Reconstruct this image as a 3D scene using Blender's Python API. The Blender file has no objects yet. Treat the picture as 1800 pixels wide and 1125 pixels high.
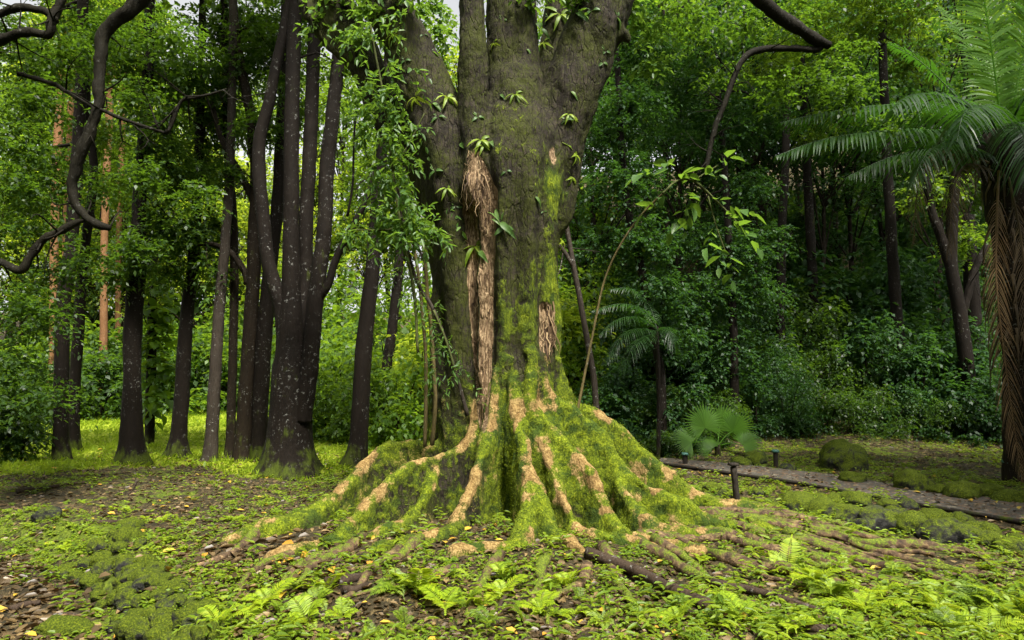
import bpy, math, random
import numpy as np
from mathutils import Vector
from mathutils.bvhtree import BVHTree
from mathutils.kdtree import KDTree

C = bpy.context.scene
R = math.radians

# ------------------------------------------------------------------ camera, sky, sun, exposure
CAMZ = 1.6
PITCH = R(4.67)
cam_d = bpy.data.cameras.new("camera")
cam_d.sensor_width = 36.0
cam_d.lens = 24.0
cam_d.clip_end = 2000.0
cam = bpy.data.objects.new("camera", cam_d)
cam.location = (0, 0, CAMZ)
cam.rotation_euler = (R(90) + PITCH, 0, 0)
C.collection.objects.link(cam)
C.camera = cam

SUN_EL, SUN_AZ = R(58), R(158)      # azimuth clockwise from +Y: behind the camera, to the right
world = bpy.data.worlds.new("World")
C.world = world
world.use_nodes = True
wn = world.node_tree
wn.nodes.clear()
sky = wn.nodes.new("ShaderNodeTexSky")
sky.sky_type = 'NISHITA'
sky.sun_disc = False
sky.sun_elevation = SUN_EL
sky.sun_rotation = SUN_AZ
sky.dust_density = 4.0
hsv = wn.nodes.new("ShaderNodeHueSaturation")
hsv.inputs["Saturation"].default_value = 0.10
bg = wn.nodes.new("ShaderNodeBackground")
bg.inputs["Strength"].default_value = 0.06
wo = wn.nodes.new("ShaderNodeOutputWorld")
wn.links.new(sky.outputs[0], hsv.inputs["Color"])
wn.links.new(hsv.outputs[0], bg.inputs["Color"])
wn.links.new(bg.outputs[0], wo.inputs["Surface"])

sun_d = bpy.data.lights.new("sun", 'SUN')
sun_d.energy = 2.0
sun_d.angle = R(10)
sun_d.color = (1.0, 0.95, 0.84)
sun = bpy.data.objects.new("sun", sun_d)
sdir = Vector((math.sin(SUN_AZ) * math.cos(SUN_EL), math.cos(SUN_AZ) * math.cos(SUN_EL), math.sin(SUN_EL)))
sun.rotation_euler = sdir.to_track_quat('Z', 'Y').to_euler()
C.collection.objects.link(sun)

C.view_settings.view_transform = 'Standard'
C.view_settings.look = 'None'
C.view_settings.exposure = 2.25
C.view_settings.gamma = 1.0
C.render.engine = 'CYCLES'
C.cycles.max_bounces = 6
C.cycles.diffuse_bounces = 4
C.cycles.glossy_bounces = 2
C.cycles.transmission_bounces = 4
C.cycles.transparent_max_bounces = 4
C.cycles.caustics_reflective = False
C.cycles.caustics_refractive = False
C.cycles.use_denoising = True
C.cycles.use_adaptive_sampling = True
C.cycles.adaptive_threshold = 0.02

# ------------------------------------------------------------------ photograph pixels (1800 wide) to points in the place
FPX = 1200.0
cP, sP = math.cos(PITCH), math.sin(PITCH)


def P(px, py, Y):
    u, v = (px - 900.0) / FPX, (562.5 - py) / FPX
    dy = cP - v * sP
    k = Y / dy
    return np.array((u * k, Y, CAMZ + (sP + v * cP) * k))


def G(px, py, z=0.0):
    u, v = (px - 900.0) / FPX, (562.5 - py) / FPX
    dz = sP + v * cP
    k = (z - CAMZ) / dz
    return np.array((u * k, (cP - v * sP) * k, z))


def PX(px, Y):                      # size of px pixels at depth Y
    return px * Y / FPX


# ------------------------------------------------------------------ noise
def _hash(ix, iy, iz, seed):
    h = (ix.astype(np.int64) * 374761393 + iy.astype(np.int64) * 668265263 + iz.astype(np.int64) * 2147483647 + seed * 1274126177) & 0xFFFFFFFF
    h = ((h ^ (h >> 13)) * 1274126177) & 0xFFFFFFFF
    h = (h ^ (h >> 16)) & 0xFFFF
    return h.astype(np.float32) / 65535.0


def vnoise(p, seed=0):
    p = np.asarray(p, dtype=np.float64)
    i = np.floor(p)
    f = (p - i)
    f = f * f * (3 - 2 * f)
    ix, iy, iz = i[:, 0], i[:, 1], i[:, 2]
    out = np.zeros(len(p))
    for dx in (0, 1):
        wx = f[:, 0] if dx else 1 - f[:, 0]
        for dy in (0, 1):
            wy = f[:, 1] if dy else 1 - f[:, 1]
            for dz in (0, 1):
                wz = f[:, 2] if dz else 1 - f[:, 2]
                out += wx * wy * wz * _hash(ix + dx, iy + dy, iz + dz, seed)
    return out


def fbm(p, octaves=4, seed=0):
    p = np.asarray(p, dtype=np.float64)
    o, a, s = np.zeros(len(p)), 0.5, 0.0
    for k in range(octaves):
        o += a * vnoise(p * (2.03 ** k) + 17.1 * k, seed + k)
        s += a
        a *= 0.5
    return o / s


def sstep(a, b, x):
    t = np.clip((x - a) / (b - a), 0, 1)
    return t * t * (3 - 2 * t)


def softplus(x, k=1.0):
    return np.where(x / k > 20, x, k * np.log1p(np.exp(np.clip(x / k, -30, 20))))


def polydist(x, y, pl):
    """distance to a polyline and signed side (+ = to the right of its direction)"""
    best = np.full(x.shape, 1e9)
    side = np.zeros(x.shape)
    for (ax, ay), (bx, by) in zip(pl[:-1], pl[1:]):
        dx, dy = bx - ax, by - ay
        t = np.clip(((x - ax) * dx + (y - ay) * dy) / (dx * dx + dy * dy), 0, 1)
        ex, ey = x - ax - t * dx, y - ay - t * dy
        d = np.hypot(ex, ey)
        c = dy * (x - ax) - dx * (y - ay)
        m = d < best
        best = np.where(m, d, best)
        side = np.where(m, np.sign(c), side)
    return best, side


# ------------------------------------------------------------------ terrain
BANK = [tuple(G(a, b)[:2]) for a, b in ((60, 905), (175, 935), (235, 985), (265, 1050), (330, 1118))]
BANK = [(-9.0, BANK[0][1] + 0.6)] + BANK + [(BANK[-1][0] + 0.5, BANK[-1][1] - 1.6)]
PATH_NEAR = [tuple(G(a, b)[:2]) for a, b in ((1120, 815), (1180, 822), (1290, 838), (1420, 858), (1560, 884), (1680, 905), (1800, 926), (2000, 960))]
PATH_FAR = [tuple(G(a, b)[:2]) for a, b in ((1090, 806), (1180, 812), (1300, 822), (1440, 838), (1560, 856), (1680, 874), (1800, 892), (2000, 920))]
PATH_MID = [((a[0] + b[0]) / 2, (a[1] + b[1]) / 2) for a, b in zip(PATH_NEAR, PATH_FAR)]


def terrain(x, y):
    x = np.asarray(x, dtype=np.float64)
    y = np.asarray(y, dtype=np.float64)
    sh = x.shape
    x, y = x.ravel(), y.ravel()
    p = np.stack((x, y, np.zeros_like(x)), 1)
    near = sstep(40, 15, np.hypot(x, y))
    h = (fbm(p * 1.3, 4, 5) - 0.5) * 0.16 * near + (fbm(p * 5.0, 3, 9) - 0.5) * 0.06 * near
    # mound of roots round the big tree
    rr = np.hypot((x + 0.05) / 1.15, y - 8.0)
    h += 0.10 * sstep(3.6, 1.2, rr)
    # low bank with stones, lower left
    d, s = polydist(x, y, BANK)
    sd = d * s
    h -= 0.24 * sstep(-0.12, 0.42, sd)
    # wooded hillside on the right, gentle rise far left
    edge = 15.2 + 15.5 * sstep(2.0, -4.5, x)
    k = 0.42 - 0.22 * sstep(0.0, -8.0, x)
    h += k * softplus(y - edge, 1.3) * (1 - 0.55 * sstep(60, 140, y))
    h += 0.16 * softplus(x - 14, 1.5) * sstep(6, 14, y)
    # level path
    d, s = polydist(x, y, PATH_MID)
    w = sstep(1.15, 0.75, d)
    h = h * (1 - w) + 0.02 * w
    return h.reshape(sh)


def tz(x, y):
    return float(terrain(np.array([x]), np.array([y]))[0])


# ------------------------------------------------------------------ mesh helpers
def link_mesh(name, verts, faces, mats, parent=None, smooth=False, midx=None):
    """faces: (n,4) or (n,3) array, or list of such arrays"""
    me = bpy.data.meshes.new(name)
    fl = faces if isinstance(faces, list) else [faces]
    fl = [np.asarray(f, dtype=np.int32) for f in fl if len(f)]
    verts = np.asarray(verts, dtype=np.float32)
    nl = sum(f.size for f in fl)
    nf = sum(len(f) for f in fl)
    me.vertices.add(len(verts))
    me.vertices.foreach_set("co", verts.ravel())
    me.loops.add(nl)
    me.loops.foreach_set("vertex_index", np.concatenate([f.ravel() for f in fl]))
    me.polygons.add(nf)
    sizes = np.concatenate([np.full(len(f), f.shape[1], dtype=np.int32) for f in fl])
    starts = np.concatenate(([0], np.cumsum(sizes)[:-1])).astype(np.int32)
    me.polygons.foreach_set("loop_start", starts)
    if midx is not None:
        me.polygons.foreach_set("material_index", np.asarray(midx, dtype=np.int32))
    if smooth:
        me.polygons.foreach_set("use_smooth", np.ones(nf, dtype=bool))
    me.update(calc_edges=True)
    for m in (mats if isinstance(mats, (list, tuple)) else [mats]):
        me.materials.append(m)
    o = bpy.data.objects.new(name, me)
    C.collection.objects.link(o)
    if parent is not None:
        o.parent = parent
    return o


class MB:
    def __init__(self):
        self.v, self.f, self.m, self.n = [], {3: [], 4: []}, {3: [], 4: []}, 0

    def add(self, v, f, mi=0):
        f = np.asarray(f)
        self.v.append(np.asarray(v, dtype=np.float64))
        self.f[f.shape[1]].append(f + self.n)
        self.m[f.shape[1]].append(np.full(len(f), mi))
        self.n += len(v)

    def build(self, name, mats, parent=None, smooth=False):
        fl, ml = [], []
        for k in (4, 3):
            if self.f[k]:
                fl.append(np.concatenate(self.f[k]))
                ml.append(np.concatenate(self.m[k]))
        return link_mesh(name, np.concatenate(self.v), fl, mats, parent, smooth, np.concatenate(ml))


def tag(o, label=None, cat=None, group=None, kind=None):
    if label: o["label"] = label
    if cat: o["category"] = cat
    if group: o["group"] = group
    if kind: o["kind"] = kind
    return o


def empty(name, loc, label, cat, group=None):
    o = bpy.data.objects.new(name, None)
    o.empty_display_size = 0.2
    o.location = loc
    C.collection.objects.link(o)
    return tag(o, label, cat, group)


def copy_tree(o, parent=None):
    c = o.copy()
    C.collection.objects.link(c)
    if parent is not None:
        c.parent = parent
    for ch in list(o.children):
        copy_tree(ch, c)
    return c


def unit(a):
    a = np.asarray(a, dtype=np.float64)
    return a / np.maximum(np.linalg.norm(a, axis=-1, keepdims=True), 1e-9)


def smooth_path(pts, step):
    """Catmull-Rom through pts (any dimension), resampled about every step"""
    pts = np.asarray(pts, dtype=np.float64)
    if len(pts) < 3:
        n = max(2, int(np.linalg.norm(pts[-1][:3] - pts[0][:3]) / step) + 1)
        t = np.linspace(0, 1, n)[:, None]
        return pts[0] * (1 - t) + pts[-1] * t
    q = np.vstack((2 * pts[0] - pts[1], pts, 2 * pts[-1] - pts[-2]))
    out = []
    for i in range(1, len(q) - 2):
        a, b, c, d = q[i - 1], q[i], q[i + 1], q[i + 2]
        n = max(1, int(np.linalg.norm(c[:3] - b[:3]) / step))
        t = (np.arange(n) / n)[:, None]
        out.append(0.5 * (2 * b + (c - a) * t + (2 * a - 5 * b + 4 * c - d) * t * t + (3 * b - a - 3 * c + d) * t ** 3))
    out.append(pts[-1][None])
    return np.vstack(out)


def tube(path, radii, seg=8, lump=0.0, seed=0, cap=True, flare=None):
    """path (n,3), radii (n,) -> verts, quads. flare = (height, amount, lobes): root flare at the start"""
    path = np.asarray(path, dtype=np.float64)
    radii = np.asarray(radii, dtype=np.float64)
    n = len(path)
    T = unit(np.gradient(path, axis=0))
    ref = np.array((1.0, 0, 0)) if abs(T[0][0]) < 0.8 else np.array((0, 1.0, 0))
    Ns = np.zeros_like(path)
    nrm = unit(ref - T[0] * ref.dot(T[0]))
    for i in range(n):
        nrm = unit(nrm - T[i] * nrm.dot(T[i]))
        Ns[i] = nrm
    Bs = np.cross(T, Ns)
    th = np.arange(seg) / seg * 2 * math.pi
    r = np.repeat(radii[:, None], seg, 1)
    if flare:
        fh, amt, lobes = flare
        d = np.concatenate(([0], np.cumsum(np.linalg.norm(np.diff(path, axis=0), axis=1))))
        fall = np.exp(-d / fh)[:, None]
        lobe = (0.35 + 0.65 * (0.5 + 0.5 * np.cos(lobes * th + seed * 1.7 + 0.6 * np.sin(2 * th + seed))) ** 2)[None, :]
        r = r * (1 + amt * fall * lobe)
    V = path[:, None, :] + r[:, :, None] * (Ns[:, None, :] * np.cos(th)[None, :, None] + Bs[:, None, :] * np.sin(th)[None, :, None])
    V = V.reshape(-1, 3)
    if lump:
        ctr = np.repeat(path, seg, 0)
        d = V - ctr
        k = 1 + lump * (fbm(V * 4.0 / max(0.3, radii.max() * 4) + seed * 3.1, 3, seed) - 0.5) * 2
        V = ctr + d * k[:, None]
    i = np.arange(n - 1)[:, None] * seg
    j = np.arange(seg)[None, :]
    j2 = (j + 1) % seg
    F = np.stack((i + j, i + j2, i + seg + j2, i + seg + j), -1).reshape(-1, 4)
    if cap:
        V = np.vstack((V, path[-1] + T[-1] * radii[-1] * 0.5, path[0]))
        e = (n - 1) * seg
        tri = np.stack((e + np.arange(seg), e + (np.arange(seg) + 1) % seg, np.full(seg, n * seg)), 1)
        tri0 = np.stack(((np.arange(seg) + 1) % seg, np.arange(seg), np.full(seg, n * seg + 1)), 1)
        return V, F, np.vstack((tri, tri0))
    return V, F, None


def add_tube(mb, pts, radii, step=0.15, seg=8, lump=0.0, seed=0, flare=None, mi=0, wob=0.0):
    pts = np.asarray(pts, dtype=np.float64)
    pr = smooth_path(np.column_stack((pts, np.asarray(radii, dtype=np.float64))), step)
    path = pr[:, :3].copy()
    if wob:
        w = np.stack([fbm(path * 1.7 + 9 * k + seed, 3, seed + k) - 0.5 for k in range(3)], 1)
        w[0] *= 0
        path += w * wob * 2
    V, F, Tr = tube(path, np.maximum(pr[:, 3], 0.002), seg, lump, seed, True, flare)
    n0 = mb.n
    mb.add(V, F, mi)
    if Tr is not None:
        mb.f[3].append(Tr + n0)
        mb.m[3].append(np.full(len(Tr), mi))
    return path


# ---- leaves in bulk
def leaves6(Pp, D, N, L, W, droop=0.15, fold=0.25):
    D = unit(D)
    S = unit(np.cross(D, N))
    N = np.cross(S, D)
    L = np.asarray(L)[:, None] if np.ndim(L) else np.full((len(Pp), 1), L)
    W = np.asarray(W)[:, None] if np.ndim(W) else np.full((len(Pp), 1), W)
    b = Pp
    m1 = Pp + D * L * 0.32
    m2 = Pp + D * L * 0.68 - N * L * droop * 0.4
    t = Pp + D * L - N * L * droop
    l1, r1 = m1 + S * W + N * W * fold, m1 - S * W + N * W * fold
    l2, r2 = m2 + S * W * 0.8 + N * W * fold, m2 - S * W * 0.8 + N * W * fold
    V = np.stack((b, l1, l2, t, r2, r1), 1).reshape(-1, 3)
    k = np.arange(len(Pp))[:, None] * 6
    F = np.concatenate((k + np.array([[0, 3, 2, 1]]), k + np.array([[0, 5, 4, 3]])), 0)
    return V, F


def leaves4(Pp, D, N, L, W, droop=0.15, fold=0.25):
    D = unit(D)
    S = unit(np.cross(D, N))
    N = np.cross(S, D)
    L = np.asarray(L)[:, None] if np.ndim(L) else np.full((len(Pp), 1), L)
    W = np.asarray(W)[:, None] if np.ndim(W) else np.full((len(Pp), 1), W)
    m = Pp + D * L * 0.45
    V = np.stack((Pp, m + S * W + N * W * fold, Pp + D * L - N * L * droop, m - S * W + N * W * fold), 1).reshape(-1, 3)
    k = np.arange(len(Pp))[:, None] * 4
    return V, k + np.array([[0, 3, 2, 1]])


def sprays(rng, base, d, n, length, leafL, leafW, droop=0.35, flat=0.35, kind=leaves4, up=None):
    """leafy twigs: base (S,3), direction d (S,3); n leaves on each"""
    S = len(base)
    d = unit(d)
    upv = np.tile((0, 0, 1.0), (S, 1)) if up is None else up
    t = (np.arange(n) + 0.6) / n
    t = np.clip(t[None, :] + rng.normal(0, 0.03, (S, n)), 0.02, 1.0)
    ln = length * rng.uniform(0.6, 1.25, (S, 1))
    base_, d_ = base[:, None, :], d[:, None, :]
    Pp = base_ + d_ * (t * ln)[:, :, None] - np.array((0, 0, 1.0)) * (droop * ln * t * t)[:, :, None]
    tang = unit(d_ - np.array((0, 0, 1.0)) * (2 * droop * t)[:, :, None])
    side = unit(np.cross(tang, upv[:, None, :] + rng.normal(0, flat, (S, n, 3))))
    sg = np.where(np.arange(n) % 2 == 0, 1.0, -1.0)[None, :, None]
    D = tang * rng.uniform(0.35, 0.8, (S, n, 1)) + side * sg + rng.normal(0, 0.22, (S, n, 3))
    D[:, -1, :] = tang[:, -1, :]
    N = upv[:, None, :] + rng.normal(0, flat, (S, n, 3))
    L = leafL * rng.uniform(0.6, 1.25, (S, n))
    W = L * (leafW / leafL) * rng.uniform(0.85, 1.15, (S, n))
    return kind(Pp.reshape(-1, 3), D.reshape(-1, 3), N.reshape(-1, 3), L.ravel(), W.ravel(), droop=0.18)


def clump_sprays(rng, clumps, dens, length, n, leafL, leafW, droop=0.35, kind=leaves4, shell=0.55):
    """clumps: rows (x,y,z,rx,ry,rz); sprays filling ellipsoids, denser to the outside, with a ragged edge"""
    VV, FF, k0 = [], [], 0
    for c in clumps:
        cx, cy, cz, rx, ry, rz = c
        ns = max(6, int(dens * rx * rz * 4))
        u = unit(rng.normal(0, 1, (ns, 3)))
        rad = rng.uniform(0, 1, (ns, 1)) ** (1 - shell) * 1.0
        ragged = 0.72 + 0.6 * fbm(u * 2.1 + cx * 3 + cz, 2, 3)[:, None]
        pos = np.array((cx, cy, cz)) + u * rad * ragged * np.array((rx, ry, rz))
        d = u * np.array((1, 1, 0.35)) + rng.normal(0, 0.4, (ns, 3))
        d[:, 2] -= 0.05
        V, F = sprays(rng, pos - unit(d) * length * 0.5, d, n, length, leafL, leafW, droop, kind=kind)
        VV.append(V)
        FF.append(F + k0)
        k0 += len(V)
    return np.concatenate(VV), np.concatenate(FF)


# ------------------------------------------------------------------ materials
class NT:
    def __init__(self, name):
        self.m = bpy.data.materials.new(name)
        self.m.use_nodes = True
        self.t = self.m.node_tree
        self.t.nodes.clear()
        self.out = self.t.nodes.new("ShaderNodeOutputMaterial")

    def n(self, typ, **kw):
        nd = self.t.nodes.new("ShaderNode" + typ)
        for k, v in kw.items():
            setattr(nd, k, v)
        return nd

    def set(self, sock, v):
        if hasattr(v, "is_output"):
            self.t.links.new(v, sock)
        else:
            sock.default_value = v

    def noise(self, scale, detail=4, rough=0.6, vec=None, dist=0.0):
        nd = self.n("TexNoise")
        nd.inputs["Scale"].default_value = scale
        nd.inputs["Detail"].default_value = detail
        nd.inputs["Roughness"].default_value = rough
        nd.inputs["Distortion"].default_value = dist
        if vec is not None:
            self.t.links.new(vec, nd.inputs["Vector"])
        return nd.outputs["Fac"]

    def voro(self, scale, vec=None, out="Distance", feature='F1'):
        nd = self.n("TexVoronoi", feature=feature)
        nd.inputs["Scale"].default_value = scale
        if vec is not None:
            self.t.links.new(vec, nd.inputs["Vector"])
        return nd.outputs[out]

    def math(self, op, a, b=0.0, clamp=False):
        nd = self.n("Math", operation=op, use_clamp=clamp)
        self.set(nd.inputs[0], a)
        self.set(nd.inputs[1], b)
        return nd.outputs[0]

    def ss(self, a, b, x):
        nd = self.n("MapRange", interpolation_type='SMOOTHSTEP')
        self.set(nd.inputs[0], x)
        nd.inputs[1].default_value = a
        nd.inputs[2].default_value = b
        return nd.outputs[0]

    def mix(self, f, a, b):
        nd = self.n("Mix", data_type='RGBA')
        self.set(nd.inputs[0], f)
        self.set(nd.inputs[6], (*a, 1) if isinstance(a, tuple) else a)
        self.set(nd.inputs[7], (*b, 1) if isinstance(b, tuple) else b)
        return nd.outputs[2]

    def ramp(self, f, stops):
        nd = self.n("ValToRGB")
        el = nd.color_ramp.elements
        el[0].position, el[0].color = stops[0][0], (*stops[0][1], 1)
        el[1].position, el[1].color = stops[-1][0], (*stops[-1][1], 1)
        for p, c in stops[1:-1]:
            e = el.new(p)
            e.color = (*c, 1)
        self.set(nd.inputs[0], f)
        return nd.outputs[0]

    def attr(self, name):
        return self.n("Attribute", attribute_name=name).outputs["Fac"]

    def bump(self, h, strength=0.5, dist=0.02, normal=None):
        nd = self.n("Bump")
        nd.inputs["Strength"].default_value = strength
        nd.inputs["Distance"].default_value = dist
        self.set(nd.inputs["Height"], h)
        if normal is not None:
            self.set(nd.inputs["Normal"], normal)
        return nd.outputs[0]

    def pbsdf(self, col, rough=0.6, spec=0.4, normal=None):
        nd = self.n("BsdfPrincipled")
        self.set(nd.inputs["Base Color"], (*col, 1) if isinstance(col, tuple) else col)
        self.set(nd.inputs["Roughness"], rough)
        nd.inputs["Specular IOR Level"].default_value = spec
        if normal is not None:
            self.set(nd.inputs["Normal"], normal)
        return nd.outputs[0]

    def done(self, sh):
        self.t.links.new(sh, self.out.inputs["Surface"])
        return self.m


def leaf_mat(name, c1, c2, c3, trans, tmix=0.4, rough=0.48, spec=0.4):
    """c1..c3: the range of leaf colours; trans: colour of light that comes through"""
    t = NT(name)
    geo = t.n("NewGeometry")
    obi = t.n("ObjectInfo")
    rnd = t.math('ADD', t.math('MULTIPLY', geo.outputs["Random Per Island"], 0.8), t.math('MULTIPLY', obi.outputs["Random"], 0.2))
    big = t.noise(1.3, 2, vec=geo.outputs["Position"])
    f = t.math('ADD', t.math('MULTIPLY', rnd, 0.7), t.math('MULTIPLY', t.ss(0.3, 0.7, big), 0.3))
    col = t.ramp(f, [(0.0, c1), (0.55, c2), (1.0, c3)])
    tcol = t.mix(f, tuple(x * 0.7 for x in trans), tuple(min(1, x * 1.25) for x in trans))
    p = t.pbsdf(col, rough, spec)
    tr = t.n("BsdfTranslucent")
    t.set(tr.inputs["Color"], tcol)
    mx = t.n("MixShader")
    mx.inputs[0].default_value = tmix
    t.t.links.new(p, mx.inputs[1])
    t.t.links.new(tr.outputs[0], mx.inputs[2])
    return t.done(mx.outputs[0])


M = {}
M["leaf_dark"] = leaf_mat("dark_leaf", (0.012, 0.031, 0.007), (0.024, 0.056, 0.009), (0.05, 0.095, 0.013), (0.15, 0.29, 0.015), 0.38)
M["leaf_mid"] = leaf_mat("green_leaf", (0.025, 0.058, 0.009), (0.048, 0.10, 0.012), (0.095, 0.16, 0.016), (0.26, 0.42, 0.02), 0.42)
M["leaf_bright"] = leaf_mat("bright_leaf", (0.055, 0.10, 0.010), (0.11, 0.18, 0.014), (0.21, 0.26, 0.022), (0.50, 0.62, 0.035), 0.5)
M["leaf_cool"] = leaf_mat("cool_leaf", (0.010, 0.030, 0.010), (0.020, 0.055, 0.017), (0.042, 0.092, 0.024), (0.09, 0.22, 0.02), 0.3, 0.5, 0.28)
M["fern"] = leaf_mat("fern_leaf", (0.11, 0.19, 0.010), (0.24, 0.35, 0.014), (0.36, 0.43, 0.02), (0.55, 0.66, 0.03), 0.4)
M["cover"] = leaf_mat("cover_leaf", (0.045, 0.09, 0.009), (0.125, 0.205, 0.012), (0.26, 0.33, 0.02), (0.42, 0.54, 0.03), 0.35)
M["palm"] = leaf_mat("palm_leaf", (0.009, 0.027, 0.007), (0.017, 0.046, 0.011), (0.032, 0.072, 0.016), (0.09, 0.25, 0.015), 0.3, 0.42, 0.35)
M["moss"] = leaf_mat("moss_tuft", (0.030, 0.048, 0.004), (0.095, 0.135, 0.007), (0.22, 0.26, 0.014), (0.30, 0.36, 0.02), 0.25, 0.8, 0.1)
M["dead_light"] = leaf_mat("dry_frond", (0.09, 0.055, 0.025), (0.20, 0.125, 0.06), (0.34, 0.23, 0.115), (0.25, 0.15, 0.06), 0.2, 0.6, 0.3)
M["vine_leaf"] = leaf_mat("vine_leaf", (0.03, 0.075, 0.016), (0.06, 0.125, 0.026), (0.12, 0.19, 0.045), (0.24, 0.42, 0.035), 0.36, 0.45, 0.35)
M["pale_leaf"] = leaf_mat("pale_leaf", (0.06, 0.11, 0.035), (0.10, 0.17, 0.055), (0.15, 0.22, 0.07), (0.22, 0.40, 0.05), 0.3, 0.5, 0.3)
M["palm_bright"] = leaf_mat("palm_leaf_bright", (0.035, 0.085, 0.010), (0.055, 0.125, 0.013), (0.085, 0.165, 0.02), (0.30, 0.56, 0.03), 0.5, 0.5, 0.25)
M["dead"] = leaf_mat("dead_frond", (0.035, 0.024, 0.012), (0.09, 0.063, 0.032), (0.21, 0.15, 0.075), (0.2, 0.12, 0.05), 0.2, 0.6, 0.3)
M["litter"] = leaf_mat("fallen_leaf", (0.024, 0.017, 0.008), (0.085, 0.056, 0.025), (0.32, 0.22, 0.095), (0.2, 0.1, 0.03), 0.12, 0.45, 0.5)
M["yellow"] = leaf_mat("yellow_leaf", (0.45, 0.22, 0.03), (0.50, 0.33, 0.04), (0.55, 0.45, 0.08), (0.5, 0.35, 0.04), 0.2, 0.5)
M["grass"] = leaf_mat("grass_blade", (0.10, 0.17, 0.010), (0.18, 0.26, 0.013), (0.28, 0.35, 0.018), (0.45, 0.6, 0.04), 0.35, 0.5)


def trunk_mat(name, dark, lightc, moss=0.0, speck=0.35, red=0.0):
    t = NT(name)
    geo = t.n("NewGeometry")
    pos = geo.outputs["Position"]
    mp = t.n("Mapping")
    mp.inputs["Scale"].default_value = (1, 1, 0.3)
    t.t.links.new(pos, mp.inputs["Vector"])
    st = mp.outputs[0]
    n1 = t.noise(9, 5, vec=st)
    n2 = t.noise(45, 4, vec=st)
    n3 = t.noise(2.2, 4, vec=pos)
    col = t.mix(n1, dark, lightc)
    col = t.mix(t.math('MULTIPLY', t.ss(0.45, 0.7, n2), 0.5), col, tuple(x * 0.4 for x in dark))
    sp = t.noise(17, 5, 0.75, vec=pos)
    spm = t.math('MULTIPLY', t.ss(0.585, 0.64, sp), t.ss(0.40, 0.60, n3))
    col = t.mix(t.math('MULTIPLY', spm, speck), col, (0.34, 0.34, 0.31))
    if moss:
        sx = t.n("SeparateXYZ")
        t.t.links.new(pos, sx.inputs[0])
        hz = t.ss(0.9, -0.1, sx.outputs[2])
        mm = t.ss(0.56, 0.68, t.math('ADD', t.math('ADD', t.math('MULTIPLY', n3, 0.55), t.math('MULTIPLY', n1, 0.4)), t.math('MULTIPLY', hz, moss)))
        col = t.mix(mm, col, t.mix(n2, (0.015, 0.022, 0.003), (0.075, 0.10, 0.008)))
    nb = t.bump(t.math('ADD', t.math('MULTIPLY', n1, 0.7), t.math('MULTIPLY', n2, 0.4)), 0.9, 0.03)
    return t.done(t.pbsdf(col, 0.8, 0.15, nb))


M["bark_dark"] = trunk_mat("dark_bark", (0.004, 0.0026, 0.0016), (0.014, 0.0095, 0.006), 0.17, 0.42)
M["bark_brown"] = trunk_mat("brown_bark", (0.006, 0.004, 0.0023), (0.025, 0.017, 0.009), 0.12, 0.4)
M["bark_pale"] = trunk_mat("pale_bark", (0.018, 0.014, 0.011), (0.07, 0.055, 0.042), 0.1, 1.0)
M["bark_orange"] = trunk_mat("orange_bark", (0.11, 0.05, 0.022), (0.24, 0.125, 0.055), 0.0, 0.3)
M["bark_limb"] = trunk_mat("limb_bark", (0.004, 0.0032, 0.002), (0.017, 0.0145, 0.007), 0.0, 0.15)
M["liana"] = trunk_mat("liana_bark", (0.05, 0.045, 0.015), (0.16, 0.12, 0.05), 0.0, 0.3)
M["stem_green"] = trunk_mat("green_stem", (0.04, 0.05, 0.015), (0.09, 0.10, 0.03), 0.0, 0.1)
M["log"] = trunk_mat("dead_wood", (0.014, 0.009, 0.006), (0.085, 0.058, 0.040), 0.0, 0.5)


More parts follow.
